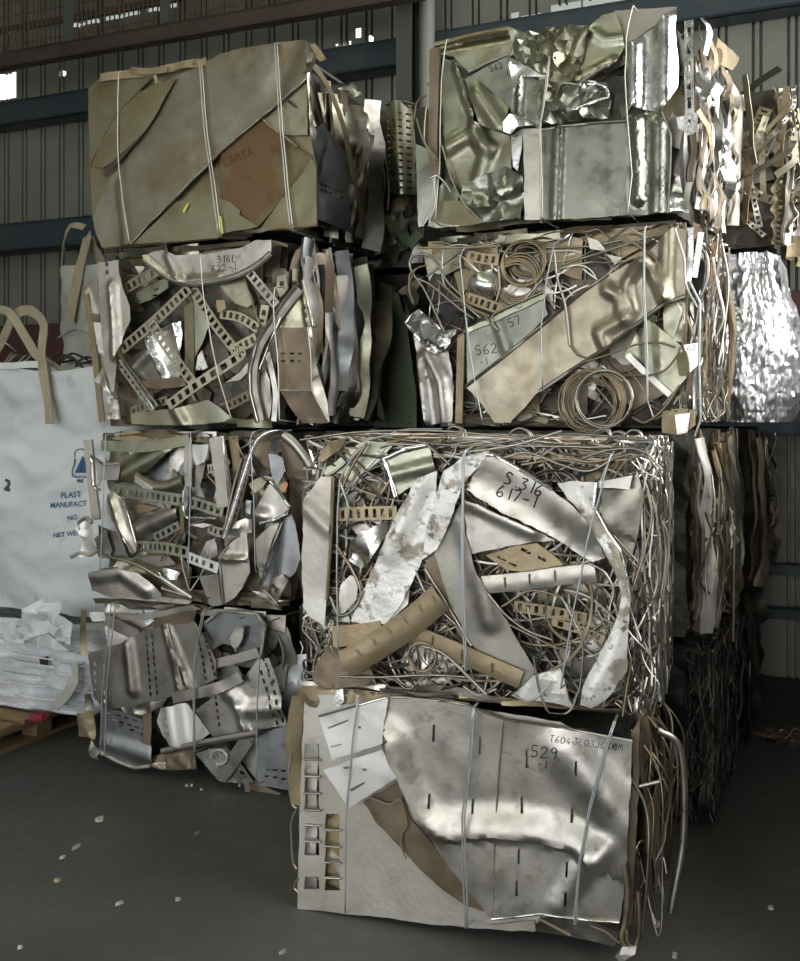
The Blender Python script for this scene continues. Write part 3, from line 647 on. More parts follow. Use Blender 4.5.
mk = b.sheet('marked_offcut', K_((575, 480), (640, 470), (632, 560), (600, 590), (590, 540)), 'steel_bright', .02, .004)
b.write('62', 687, 351, 6, 0, mk, .0014)
b.strip('bright_upright', K_((600, 10), (600, 120), (592, 225)), 6.5, 'steel_bright', .03, .004, wob=.3); b.strip('bright_upright', K_((645, 30), (632, 120), (618, 210)), 6, 'steel_bright', .03, .004, wob=.3)
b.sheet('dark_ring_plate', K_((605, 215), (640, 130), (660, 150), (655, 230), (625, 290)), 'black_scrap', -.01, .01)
for cx, cy in ((640, 200),):
    b.wire(K_((640, 90), (668, 130), (668, 220), (640, 290), (610, 300)), .007, 'steel', .01, 'bent_rod')
b.wire(K_((540, 15), (575, 130), (585, 240), (630, 330)), .005, 'wire_steel', .05)
b.wire(K_((690, 130), (710, 240), (735, 370), (700, 460)), .006, 'wire_steel', .02); b.wire(K_((720, 130), (705, 200), (690, 260)), .006, 'wire_steel', .02)
b.layers(14, ['steel', 'steel_bright', 'steel_dull', 'tan', 'brown'], (.015, .05), (-.02, .05))
b.tangle(0, 90, (b.W - .04, .0, .02), (b.W + .06, .7, b.H - .02), (.0025, .005), (.2, .6), ('wire_steel', 'steel_bright', 'wire_brown'), vert=1, curl=.6)
for k in range(7):
    P = [Vector((b.W + .05 + .012 * math.sin(k * 2 + a), .33 + .13 * math.cos(a) * (1 - .03 * k), .33 + .012 * k + .11 * math.sin(a))) for a in [i * .42 for i in range(16)]]
    b.wire3(P, .004, 'wire_steel', 'wire_coil', 40)
b.sheet_local('copper_strip', [(.2, .5, .05), (.3, .5, .05), (.3, .72, .05), (.2, .72, .05)], 'copper', .01, xf=lambda p: Vector((b.W - p.y, p.x, p.z)))
b.filler(10, ['steel', 'steel_bright', 'brown', 'dark_scrap'], (-.02, .02), (.05, .12), face='right')
b.tie(J_((285, 105), (266, 150), (285, 330), (310, 540), (340, 740), (370, 890)), .085)
b.tie(J_((720, 60), (690, 85), (655, 250), (632, 450), (636, 740)), .09)
b.tie(K_((420, 5), (415, 40), (414, 250), (422, 480), (428, 700)), .09, twin=1.2)
b.tie(K_((600, 230), (640, 310), (636, 560), (642, 780), (620, 845)), .05, over=False, r=.005)
b.wire3([Vector((b.W + .05, .5, .76)), Vector((b.W + .075, .5, .6)), Vector((b.W + .07, .42, .42)), Vector((b.W + .06, .3, .25))], .006, 'wire_steel', 'binding_wire')

edge_bits(b, 22, ['steel_dull', 'tan', 'steel', 'olive', 'brown'])
# ================================================================== right stack, top: crumpled greenish sheet
b = R4 = Frame('scrap_bale', 'topmost bale of the right stack, wrapped in crumpled greenish shiny sheet', 'scrap bale', (OR[0], OR[1], 2.335), AR, 1.083, .74, .88, BALES)
b.core(.05, side=.06, top=.02)
b.filler(16, OLV, (-.03, -.008))
b.strip('brown_edge_strip', M_((104, 122), (105, 250), (102, 400), (98, 560), (112, 680)), 9, 'brown', .02, .005, lip=.02)
b.sheet('lower_corner_sheet', M_((24, 540), (70, 560), (112, 590), (128, 680), (118, 780), (92, 852), (60, 900), (38, 905), (30, 720)), 'grey_green', -.01, .006)
b.sheet('top_flap', M_((110, 112), (250, 75), (380, 50), (442, 38), (450, 100), (432, 152), (340, 190), (255, 232), (190, 160), (130, 150)), 'olive', .005, .008, 6, .03, crease=[(M_((120, 115), (430, 60)), -.02, .03)])
b.rim(M_((108, 108), (250, 72), (380, 46), (430, 40)), b.o, .011, 'tan', .01)
b.rim(M_((255, 228), (340, 186), (430, 150)), b.o, .007, 'steel_pale', .03)
fc = dict(amp=.006, sc=5, h=.03)
b.sheet('crumpled_panel', M_((148, 165), (200, 190), (240, 262), (270, 360), (292, 452), (360, 478), (430, 502), (445, 560), (440, 690), (330, 720), (240, 762), (190, 700), (168, 640), (150, 520), (140, 350)), 'olive', .022, .012, 4, .02, crease=[(M_((205, 200), (250, 350), (290, 450)), .02, .03), (M_((170, 560), (260, 500), (350, 560)), .02, .05), (M_((290, 455), (330, 600), (300, 690)), .018, .05)])
pan = b.sheet('crumpled_panel', M_((268, 240), (350, 195), (432, 158), (462, 240), (455, 320), (440, 390), (400, 352), (340, 300)), 'grey_green', .035, .005, 4, .02)
b.write('562', 490, 72, 6, -.3, pan, .0013); b.write('1', 506, 76, 6, -.2, pan, .0013)
b.sheet('crumpled_panel', M_((238, 258), (268, 242), (340, 302), (432, 382), (418, 440), (408, 492), (350, 475), (300, 452), (270, 360)), 'olive', .04, .005, 4, .022, crease=[(M_((300, 320), (400, 470)), .02, .06)])
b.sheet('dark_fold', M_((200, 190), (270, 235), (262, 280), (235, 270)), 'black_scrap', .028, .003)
b.sheet('crumpled_panel', M_((238, 722), (330, 680), (420, 640), (500, 690), (498, 780), (490, 872), (400, 880), (320, 884), (262, 840), (228, 790)), 'grey_green', .03, .014, 6, .03, facet=.013)
b.sheet('crumpled_panel', M_((120, 790), (230, 790), (330, 880), (240, 900), (90, 880)), 'olive_dull', .015, .008, 5, .03)
b.sheet('creased_box_panel', M_((448, 235), (520, 245), (590, 258), (582, 360), (560, 472), (500, 440), (440, 402), (445, 320)), 'grey_green', .05, .006, 5, .022, crease=[(M_((485, 240), (478, 420)), .018, .02)])
b.sheet('bright_fold', M_((440, 240), (425, 160), (470, 180), (585, 250), (500, 248), (470, 270), (452, 330)), 'steel_bright', .062, .008, 9, .03, facet=.008)
b.sheet('bright_fold', M_((410, 450), (440, 415), (500, 430), (550, 465), (470, 470), (440, 500), (412, 490)), 'steel_bright', .07, .012, 9, .03, facet=.012)
b.sheet('bright_fold', M_((440, 505), (490, 475), (488, 560), (470, 660), (450, 640)), 'steel_bright', .05, .008, 9, .03)
flat = b.sheet('flat_panel', N_((2, 520), (80, 505), (210, 492), (345, 484), (346, 670), (344, 862), (200, 872), (60, 882), (0, 880)), 'grey_green', .05, .0025, 3, .025, crease=[(N_((75, 510), (62, 880)), .016, .03)])
b.sheet('flat_panel', M_((492, 475), (560, 470), (572, 600), (570, 872), (500, 872), (498, 650)), 'steel', .045, .004, 4, .025)
b.rim(N_((0, 522), (80, 506), (210, 493), (345, 485)), flat, .006, 'steel_dull', .055)
b.sheet('rounded_panel', N_((340, 462), (410, 452), (485, 450), (522, 545), (518, 700), (512, 850), (430, 862), (345, 862)), 'grey_green', .05, .006, 5, .02, crease=[(N_((390, 480), (395, 650), (395, 800)), .025, .035), (N_((475, 500), (470, 850)), .02, .04)])
b.rim(N_((485, 450), (522, 545), (518, 700), (510, 855)), b.o, .007, 'dark_scrap', .045)
b.sheet('rounded_panel', N_((342, 182), (400, 150), (470, 102), (548, 28), (546, 140), (556, 250), (552, 350), (520, 410), (490, 452), (430, 440), (365, 432), (350, 300)), 'steel_bright', .055, .006, 4, .02, crease=[(N_((380, 180), (378, 420)), .025, .04), (N_((505, 80), (500, 420)), .035, .06)], label='bright bent sheet catching the daylight')
b.sheet('top_corner_flap', N_((298, 42), (420, 36), (545, 26), (470, 95), (400, 145), (345, 172), (320, 110)), 'steel_dull', .01, .006)
b.sheet('large_flap', N_((200, 102), (250, 60), (300, 48), (325, 110), (340, 185), (310, 245), (230, 300), (160, 342), (128, 330), (160, 230)), 'olive', .045, .006, 5, .022, crease=[(N_((215, 130), (260, 160), (330, 150)), .012, .03), (N_((150, 320), (290, 245)), .018, .03)])
b.sheet('mid_crumple', N_((16, 470), (60, 400), (110, 345), (200, 332), (272, 335), (285, 400), (272, 475), (180, 480), (90, 500), (20, 505)), 'grey_green', .05, .015, 8, .036, facet=.022)
b.rim(N_((160, 340), (220, 335), (265, 350), (275, 390), (225, 405), (150, 435), (90, 452)), b.o, .007, 'steel_bright', .08)
b.rim(N_((45, 322), (150, 340), (220, 290), (290, 250), (270, 270)), b.o, .005, 'steel_dull', .075)
b.sheet('upper_crumple', N_((0, 130), (60, 115), (125, 108), (205, 118), (180, 230), (150, 330), (60, 400), (20, 470), (0, 480)), 'olive', .04, .014, 8, .036, facet=.02)
b.sheet('upper_crumple', M_((440, 40), (500, 60), (560, 55), (640, 40), (650, 180), (610, 250), (520, 230), (460, 160)), 'olive', .035, .014, 8, .036, facet=.02)
b.sheet('corner_offcut', N_((518, 700), (560, 702), (575, 780), (582, 872), (540, 870), (500, 852)), 'steel_bright', .02, .01, 8, .035, facet=.01)
for q, m in [(((28, 430), (60, 530), (112, 612)), 'olive'), (((70, 375), (62, 480), (68, 540), (122, 610)), 'olive'), (((140, 550), (180, 690), (230, 790), (300, 868)), 'olive'), (((90, 690), (120, 680), (160, 720), (180, 755)), 'steel_bright'), (((110, 680), (90, 800), (50, 890)), 'tie_pale'), (((15, 440), (30, 360), (70, 330)), 'brown'), (((100, 690), (110, 800), (85, 880), (100, 905)), 'tie_pale'), (((570, 880), (600, 920)), 'olive')]:
    b.wire(M_(*q), .0045, m, .05)
# right-hand end: torn folded strips
b.layers(44, ['steel', 'steel_bright', 'steel_dull', 'brown', 'steel_highlight', 'steel_dull', 'brown', 'dark_scrap', 'tan'], (.015, .06), (-.02, .055), perf=.05, zr=(0, .92), minlen=.25)
for i in range(16):
    y, z = random.uniform(0, .85), random.uniform(.05, .62); L_ = random.uniform(.1, .25); an = random.uniform(-.9, .9)
    b.ribbon('bent_offcut', [Vector((b.W + .05, y, z)), Vector((b.W + .075, min(.87, y + math.sin(an) * L_ / 2), z + math.cos(an) * L_ / 2)), Vector((b.W + .045, min(.87, y + math.sin(an) * L_), min(.72, z + math.cos(an) * L_)))], random.uniform(.02, .05), random.choice(['steel_highlight', 'tan', 'brown', 'steel', 'steel_bright']), face=Vector((1, -.5, 0)).normalized(), wob=1.2)
b.filler(22, ['steel', 'steel_bright', 'brown', 'tan', 'dark_scrap'], (-.015, .035), (.04, .11), face='right', facet=.02)
b.sheet('perforated_end_plate', [(676, 117), (697, 112), (697, 128), (698, 132), (686, 132), (678, 128)], 'steel_bright', .0, .006, holes=[[(688, 119), (690.5, 119), (690.5, 124), (688, 124)]])
b.strip('perforated_strip', [(689, 20), (689, 75), (690, 135)], 9, 'steel_bright', .0, .003, .07, .4, .4)
b.sheet_local('torn_flap', [(.15, .6, .06), (.4, .63, .1), (.5, .71, .12), (.2, .7, .07)], 'tan', .008, xf=lambda p: Vector((b.W - p.y, p.x, p.z)))
b.tie(M_((160, 85), (150, 140), (138, 260), (132, 450), (130, 640), (108, 880)), .045, m='tie_pale')
b.tie(M_((606, 160), (590, 300), (565, 470), (568, 650), (572, 862)), .085, m='tie_pale', twin=1.2)
b.tie(N_((372, 22), (345, 150), (340, 300), (350, 480), (368, 700), (352, 850)), .105, m='tie_pale')

edge_bits(b, 12, ['olive', 'steel_dull', 'olive_dull'], (.015,))
# ================================================================== left stack, top: flat rusty sheet
b = L4 = Frame('scrap_bale', 'topmost bale of the left stack, faced with flat olive-brown rusty sheets', 'scrap bale', (OL[0], OL[1], 2.335), AL, 1.035, .77, .88, BALES)
b.core(.04, side=.05, top=.02)
b.sheet('flat_backing_sheet', O_((38, 212), (92, 160), (220, 142), (330, 138), (480, 106), (552, 98), (640, 70)) + P_((100, 78), (220, 56), (325, 42), (362, 46), (364, 200), (378, 440), (402, 570), (406, 820), (290, 836), (160, 838), (20, 852)) + O_((600, 872), (420, 890), (240, 905), (102, 915), (72, 850), (52, 760), (40, 500)), 'olive_dull', .0, .004, 2.5, .03)
b.sheet('diagonal_sheet', O_((215, 895), (178, 600), (168, 520), (280, 400), (310, 210), (420, 160), (540, 104)) + P_((10, 96), (120, 70), (225, 56), (325, 42), (361, 47), (361, 200), (260, 290), (168, 368), (80, 440), (4, 505)) + O_((560, 545), (480, 620), (400, 705), (300, 800)), 'aged_steel', .03, .006, 2.2, .025, seed=8.8, crease=[(P_((310, 60), (240, 250)), -.01, .08)], label='large dull grey sheet folded diagonally')
b.rim(O_((222, 892), (300, 805), (400, 708), (480, 622), (560, 547)) + P_((4, 507), (80, 442), (168, 370), (260, 292), (361, 202)), b.o, .006, 'steel_dull', .034)
b.sheet('corner_flap', O_((86, 172), (200, 162), (330, 150), (250, 230), (160, 330), (100, 420), (42, 552), (36, 400), (34, 225)), 'olive_dull', .022, .005, 3, .025)
b.sheet('brown_band', O_((160, 332), (250, 232), (420, 165), (330, 330), (282, 400), (190, 500), (100, 560), (48, 555), (100, 425)), 'olive_dull', .045, .004, 3, .025)
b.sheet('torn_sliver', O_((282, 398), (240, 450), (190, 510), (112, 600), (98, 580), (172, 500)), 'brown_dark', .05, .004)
b.sheet('grey_corner_sheet', O_((105, 640), (140, 590), (172, 560), (190, 700), (216, 892), (160, 905), (100, 912), (70, 850), (56, 780)), 'aged_steel', .028, .006, 4, .022, crease=[(O_((180, 640), (205, 890)), .012, .04)])
rust = b.sheet('rust_panel', P_((168, 372), (210, 400), (250, 432), (310, 480), (382, 530), (345, 595), (300, 652), (230, 740), (160, 820), (90, 770), (2, 702), (0, 600), (2, 512), (80, 445)), 'rust', .02, .003, 3, .025, seed=4.6)
b.write('CAMTA', 224, 167, 8, -.38, rust, .0013, m='brown_dark')
b.sheet('lower_arch_sheet', O_((232, 890), (330, 795), (420, 705), (510, 685), (585, 682), (650, 705), (700, 745)) + P_((80, 770), (160, 822), (80, 836), (20, 848)) + O_((600, 865), (420, 880)), 'olive_dull', .03, .005, 3, .025)
b.sheet('lower_corner_sheet', P_((300, 655), (345, 600), (384, 535), (402, 575), (405, 815), (290, 830), (172, 828), (230, 745)), 'olive_dull', .032, .006, 4, .025)
b.sheet('upper_corner_sheet', P_((182, 372), (260, 292), (360, 206), (362, 330), (364, 438), (310, 440), (262, 436), (215, 405)), 'olive', .022, .004, 3, .025)
b.wire(P_((262, 280), (310, 318)), .005, 'brown_dark', .032, 'torn_edge')
b.rim(P_((182, 375), (215, 408), (262, 438), (320, 488)), b.o, .005, 'tan', .03)
b.strip('top_edge_flap', O_((92, 165), (220, 148), (330, 138), (430, 115), (552, 98)), 6, 'tan', .03, .005, wob=.8)
b.strip('top_edge_flap', O_((220, 132), (290, 140), (380, 128)), 5, 'tan', .045, .004, wob=1)
b.sheet('curled_tab', O_((320, 155), (335, 150), (338, 182), (355, 180), (330, 192)), 'tan', .05, .006); b.sheet('curled_tab', O_((480, 90), (495, 80), (500, 98), (486, 106)), 'tan', .05, .006)
b.wire(O_((452, 752), (462, 732), (472, 716)), .005, 'yellow_mark', .042, 'yellow_paint_mark')
b.wire(O_((612, 770), (618, 810), (622, 845)), .004, 'yellow_mark', .042, 'yellow_paint_mark')
b.layers(24, ['olive', 'olive_dull', 'steel_dull', 'brown', 'dark_scrap', 'steel'], (.04, .12), (-.03, .03), yr=(0, .9), perf=.0)
b.sheet_local('perforated_end_plate', [(.06, .08, .05), (.42, .06, .07), (.4, .42, .05), (.2, .5, .04), (.08, .4, .04)], 'blue_grey', .006, 4, .03, hl=[[(x, z), (x + .02, z), (x + .02, z + .008), (x, z + .008)] for z in (.2, .225) for x in (.12, .155, .19, .225, .26, .295, .33)], xf=lambda p: Vector((b.W - p.y, p.x, p.z)))
b.ribbon('tan_edge_strip', [Vector((b.W - .02, .02, .74)), Vector((b.W + .06, .12, .70)), Vector((b.W + .075, .3, .55)), Vector((b.W + .07, .45, .3)), Vector((b.W + .06, .55, .12))], .035, 'tan', face=Vector((1, -.6, 0)).normalized(), roll=.4)
b.sheet('crumpled_corner', P_((355, 100), (390, 70), (425, 150), (400, 190), (360, 190)), 'steel', .0, .02, 9, .04, facet=.02)
b.sheet('crumpled_corner', P_((365, 60), (410, 65), (455, 130), (430, 140), (385, 100)), 'tan', -.02, .015, 9, .04, facet=.015)
b.tie(O_((170, 138), (164, 250), (165, 420), (170, 560), (190, 720), (216, 900)), .055, m='tie_pale')
b.tie(O_((522, 105), (532, 260), (548, 430), (575, 620), (604, 862)), .05, m='tie_pale', twin=2.4)
b.tie(P_((228, 54), (240, 250), (252, 430), (272, 640), (294, 836)), .05, m='tie_pale', twin=2.4)

edge_bits(b, 10, ['olive_dull', 'aged_steel', 'brown'], (.012,))
# ================================================================== left stack, third layer: slotted strips in a diamond
b = L3 = Frame('scrap_bale', 'scrap bale of crossed slotted strips with tag 316L 622-1, below the flat rusty bale', 'scrap bale', (OL[0], OL[1], 1.525), AL, 1.035, .80, .88, BALES)
b.core(.09, side=.06)
b.filler(60, ['olive_dull', 'dark_scrap', 'brown_dark', 'aged_steel', 'steel_dull', 'brown'], (-.09, -.045))
tg = b.sheet('tag_sheet', A((318, 78), (380, 55), (430, 50), (480, 76), (560, 70), (640, 66), (740, 48), (800, 40)) + B((140, 42), (206, 40), (206, 98), (160, 120), (118, 150), (60, 180)) + A((800, 165), (700, 192), (600, 207), (520, 212), (440, 186), (370, 132)), 'steel', .04, .005, 4, .018, seed=1.7, crease=[(A((450, 80), (500, 195)), .02, .04), (A((320, 90), (430, 180), (520, 208), (700, 190)), .015, .03)], label='grey sheet with handwritten number')
b.write('316L', 216.5, 263, 7, -.05, tg, .0013); b.write('622-1', 211.5, 272, 6.5, -.08, tg, .0013)
b.strip('rolled_lip', A((320, 92), (370, 135), (440, 188), (520, 216), (600, 214), (700, 200), (800, 170)) + B((160, 130), (200, 90)), 5, 'steel', .05, .005, bulge=.008, wob=.4)
b.sheet('upright_plate', A((88, 112), (190, 100), (192, 150), (212, 235), (248, 330), (252, 400), (222, 470), (198, 540), (184, 600), (170, 760), (140, 752), (122, 620), (108, 480), (96, 300), (92, 200)), 'steel', .045, .006, 4, .02, crease=[(A((160, 230), (175, 400), (180, 580)), .022, .035)], holes=[A((126, 110), (142, 110), (142, 132), (126, 132)), A((128, 150), (144, 150), (144, 172), (128, 172))])
b.sheet('outer_side_plate', A((18, 245), (50, 205), (90, 190), (100, 330), (112, 470), (128, 620), (142, 700), (100, 720), (80, 600), (58, 450), (34, 320)), 'steel_dull', .02, .006, crease=[(A((30, 260), (70, 400), (100, 560)), .015, .03)])
b.strip('tan_edge_strip', A((26, 270), (52, 420), (72, 580), (92, 760), (108, 910)), 5.5, 'tan', .035, .006, lip=.008)
b.sheet('small_tab', A((52, 365), (98, 370), (98, 412), (56, 408)), 'brown', .04, .004)
b.sheet('folded_corner', A((80, 700), (125, 640), (160, 770), (130, 750)), 'steel', .04, .01, 9, .035, facet=.01)
b.sheet('white_offcut', A((138, 782), (165, 780), (190, 805), (196, 896), (138, 896)), 'peel', .03, .005)
ps = dict(pitch=.027, slot=.45, fill=.52)
W8 = 8.6
b.strip('slotted_strip', A((205, 548), (380, 398), (545, 240)), W8, 'slotted', .035, .004, .032, .6, .48)
b.strip('slotted_strip', A((352, 408), (450, 560), (562, 712)), W8, 'slotted', .045, .004, .032, .6, .48)
b.strip('slotted_strip', A((560, 240), (660, 400), (785, 565)), W8, 'slotted', .02, .004, .032, .6, .48)
b.strip('slotted_strip', A((440, 828), (600, 712), (800, 575)) + B((60, 480), (145, 432)), W8, 'slotted', .055, .004, .032, .6, .48)
b.strip('slotted_strip', A((200, 610), (280, 720), (375, 845)), W8, 'olive', .03, .004, .032, .6, .48)
b.rim(A((198, 600), (290, 730), (372, 848)), b.o, .006, 'steel', .045)
b.strip('slotted_strip', A((255, 860), (340, 830), (440, 800)), 7, 'olive', .0, .004, .03, .5, .5)
b.strip('slotted_strip', A((225, 245), (300, 200), (385, 155)), W8, 'slotted', .015, .004, .032, .6, .48)
b.strip('slotted_strip', B((112, 165), (165, 230), (225, 302)), 8, 'steel_pale', .045, .004, .032, .6, .48)
b.strip('slotted_strip', B((0, 335), (80, 350), (152, 395)), 8, 'slotted', .0, .004, .032, .6, .48)
b.strip('slotted_strip', B((0, 715), (60, 690), (115, 660)), 8, 'brown', .02, .004, .03, .5, .5)
b.strip('slotted_strip', B((180, 300), (172, 350), (165, 380)), 8, 'slotted', .01, .004, .03, .5, .5)
b.sheet('olive_plate', A((225, 350), (245, 285), (330, 225), (438, 190), (440, 240), (350, 300)), 'olive', -.01, .005, holes=[A((370, 245), (390, 240), (392, 250), (372, 256)), A((362, 275), (382, 268), (384, 278), (364, 284))])
b.sheet('curved_grey_plate', A((235, 605), (300, 560), (350, 540), (420, 600), (505, 690), (420, 715), (300, 700), (255, 660)), 'steel_dull', .0, .006, crease=[(A((250, 660), (350, 560)), .02, .05)])
b.sheet('bright_plate', A((320, 485), (400, 440), (505, 405), (512, 480), (505, 560), (500, 680), (400, 695), (360, 590)), 'steel_bright', .01, .007, 6, crease=[(A((335, 500), (420, 690)), .015, .02), (A((470, 420), (500, 560)), .015, .03)])
b.sheet('dark_lower_plate', A((290, 705), (400, 692), (520, 690), (530, 730), (400, 745), (310, 735)), 'brown', .02, .004)
b.sheet('olive_plate', A((560, 265), (600, 330), (650, 420), (610, 520), (560, 610), (550, 450), (540, 300)), 'olive', -.005, .006)
b.strip('upright_bar', A((540, 270), (545, 420), (548, 690)), 9, 'olive_dull', .0, .004, lip=.01)
b.sheet('white_offcut', A((578, 650), (590, 580), (610, 550), (640, 640), (610, 650)), 'peel', .01, .005)
b.sheet('olive_plate', B((0, 225), (50, 205), (95, 190), (140, 290), (110, 310), (60, 292)), 'olive', .0, .005)
b.rim(B((95, 192), (125, 280), (160, 380), (150, 395), (130, 390)), b.o, .005, 'olive', .015)
b.sheet('hollow_offcut', A((680, 300), (722, 300), (730, 345), (690, 365)), 'tan', .02, .008)
b.sheet('dark_plate', A((650, 480), (700, 460), (740, 560), (760, 600), (680, 640), (640, 560)), 'dark_scrap', -.02, .006)
b.sheet('bottom_long_plate', A((248, 868), (340, 856), (480, 842), (560, 822), (640, 800), (690, 830), (765, 892), (700, 912), (600, 922), (420, 926), (258, 920)), 'olive', .04, .006, 4, .02, crease=[(A((480, 850), (520, 920)), .012, .04)])
b.sheet('lower_plate', B((0, 620), (60, 590), (120, 560), (125, 640), (60, 670), (0, 690)), 'dark_scrap', .01, .006)
b.sheet('bright_offcut', B((20, 610), (80, 570), (110, 530), (118, 560), (80, 600)), 'steel', .02, .006)
b.strip('bent_channel', B((318, 232), (262, 300), (205, 380), (160, 450), (132, 540), (130, 640), (158, 765)), 10, 'steel_dull', .065, .005, lip=.02, bulge=.006)
b.rim(B((300, 222), (250, 290), (150, 440), (118, 560), (120, 650), (150, 768)), b.o, .004, 'steel', .08)
b.rim(B((244, 350), (200, 450), (160, 555)), b.o, .005, 'steel_bright', .075)
b.strip('bent_channel', B((190, 490), (210, 580), (222, 660), (215, 765)), 5, 'steel', .05, .005, lip=.01)
b.sheet('narrow_plate', B((140, 575), (190, 560), (205, 600), (212, 660), (200, 755), (160, 755), (142, 660)), 'steel_dull', .03, .01, 6, .03, facet=.008)
b.sheet('square_tab', B((228, 185), (265, 178), (272, 235), (240, 270), (225, 235)), 'olive', .03, .003, holes=[B((238, 205), (255, 205), (255, 225), (238, 225))])
# the folded box on the right-hand corner
b.sheet('folded_box_top', B((250, 345), (290, 260), (328, 195), (348, 260), (362, 388), (300, 394), (238, 392)), 'olive', .05, .006, 4, .022, crease=[(B((335, 210), (355, 380)), .015, .02)])
b.sheet('folded_box_front', B((236, 390), (300, 392), (352, 388), (362, 500), (366, 642), (300, 642), (236, 640), (232, 500)), 'brown', .06, .004, 3, .02, holes=[slot(220 + x / 4, 230 + y / 4, 4.2, 1.8, 0) for x in (252, 288, 320) for y in (494, 524)])
b.sheet('folded_box_base', B((238, 640), (300, 643), (366, 641), (400, 700, -.02), (436, 770, -.04), (380, 772, -.03), (330, 772, -.02), (280, 710)), 'brown', .058, .004, 3, .022)
b.sheet('folded_box_side', B((354, 390), (366, 388, -.01), (380, 520, -.03), (430, 690, -.06), (438, 768, -.06), (398, 700, -.03), (368, 640), (362, 500)), 'steel_dull', .058, .004)
b.rim(B((236, 640), (300, 643), (366, 641)), b.o, .004, 'steel_pale', .064)
b.rim(B((350, 390), (362, 500), (366, 640), (434, 768, -.04)), b.o, .004, 'steel_pale', .064)
b.rim(B((330, 200), (352, 300), (372, 385), (384, 380)), b.o, .007, 'steel', .04)
b.layers(30, ['steel', 'steel_dull', 'steel', 'blue_grey', 'olive', 'steel_pale', 'aged_steel'], (.05, .14), (-.005, .055), perf=0, wob=.7, minlen=.65, yr=(0, .86))
b.filler(8, ['steel', 'blue_grey', 'dark_scrap'], (-.01, .02), face='right')
b.ribbon('curved_brown_sheet', [Vector((b.W - .03, .02, .50)), Vector((b.W + .01, .05, .72)), Vector((b.W + .03, .14, .72)), Vector((b.W + .07, .2, .7)), Vector((b.W + .06, .22, .5))], .05, 'brown', face=Vector((1, -.4, 0)).normalized())
b.tie(A((600, 70), (608, 180), (625, 330), (655, 500), (690, 680), (757, 892)), .075, m='tie_pale')
b.tie(B((220, 230), (214, 290), (220, 420), (233, 560), (238, 760)), .085, m='tie_pale')

edge_bits(b, 18, ['steel_dull', 'tan', 'olive', 'brown'])
# ================================================================== left stack, second layer: tangled plates and slotted strips
b = L2 = Frame('scrap_bale', 'scrap bale of tangled bent plates with a bright hook jutting out left', 'scrap bale', (OL[0], OL[1], .765), AL, 1.02, .75, .88, BALES)
b.core(.10, side=.06)
b.filler(60, ['steel', 'steel_dull', 'olive', 'brown', 'dark_scrap', 'blue_grey', 'steel'], (-.085, -.035))
b.tangle(12, 0, (.05, -.02, .05), (.95, .05, .72), (.003, .006), (.2, .5), ('wire_steel', 'wire_brown'))
b.strip('top_flat_strip', C_((105, 128), (300, 135), (440, 118), (545, 95)), 8, 'olive', .03, .004, lip=.012)
b.strip('slotted_strip', C_((330, 105), (440, 95), (640, 92)), 5, 'olive_dull', .01, .004, .03, .4, .5)
b.sheet('top_plate', C_((160, 95), (230, 50), (420, 70), (540, 72), (420, 95), (250, 112)), 'tan', .01, .006)
b.strip('upright_strip', C_((38, 100), (48, 220), (62, 360), (78, 500)), 8, 'steel_pale', .01, .004, lip=.012)
b.sheet('white_bracket', C_((50, 178), (110, 215), (200, 215), (190, 300), (110, 300), (80, 350), (62, 330)), 'steel', .03, .006)
b.rim(C_((200, 216), (120, 222), (56, 180), (60, 250), (66, 335), (85, 350), (100, 348)), b.o, .007, 'steel_bright', .04)
b.sheet('curved_plate', C_((185, 195), (300, 150), (400, 135), (480, 130), (400, 205), (330, 262), (260, 300), (170, 322), (150, 260)), 'olive', .0, .006, crease=[(C_((200, 280), (430, 150)), .02, .06)])
b.strip('curved_strip', C_((275, 285), (340, 325), (420, 335), (512, 300)), 9, 'olive', .02, .004, bulge=.01)
b.strip('bright_offcut', C_((275, 295), (320, 325), (360, 352)), 5, 'steel_bright', .03, .004)
b.strip('slotted_strip', C_((165, 345), (290, 368), (420, 388), (560, 412), (715, 462)), 9, 'olive', .035, .004, .03, .5, .5)
b.strip('slotted_strip', C_((285, 632), (350, 634), (430, 640), (545, 665)), 9, 'olive', .03, .004, .028, .5, .5)
b.strip('slotted_strip', C_((540, 685), (600, 708), (690, 742)), 8.5, 'steel_highlight', .045, .004, .032, .45, .55)
b.strip('slotted_strip', C_((370, 590), (430, 560), (495, 525)), 7, 'steel_dull', .03, .004, .03, .5, .5)
b.strip('slotted_strip', C_((640, 245), (680, 245), (770, 275)), 8, 'steel_dull', .0, .004, .03, .5, .5)
b.strip('slotted_strip', C_((640, 540), (690, 560), (760, 570)), 8, 'steel_dull', .01, .004, .03, .5, .5)
b.sheet('bent_tongue', C_((140, 365), (170, 362), (210, 400), (240, 480), (285, 655), (255, 668), (200, 570), (140, 470), (130, 420)), 'steel', .045, .008, 6, crease=[(C_((160, 400), (230, 600)), .015, .03)])
b.rim(C_((170, 362), (212, 400), (242, 480), (288, 650), (262, 668), (215, 590)), b.o, .005, 'steel_bright', .055)
b.sheet('cylinder_plate', C_((245, 525), (330, 480), (440, 440), (498, 440), (500, 490), (440, 540), (380, 590), (320, 610), (260, 590)), 'steel_dull', .01, .004, crease=[(C_((260, 560), (490, 455)), .03, .07)])
b.sheet('tan_pipe_end', C_((240, 440), (300, 420), (400, 440), (300, 470)), 'tan', -.01, .006)
b.sheet('lower_left_plate', C_((90, 525), (140, 545), (195, 565), (245, 690), (160, 680), (95, 630)), 'steel_dull', .02, .006)
b.sheet('mid_plate', C_((250, 700), (340, 680), (440, 680), (480, 720), (380, 740), (290, 740)), 'steel_dull', .0, .006)
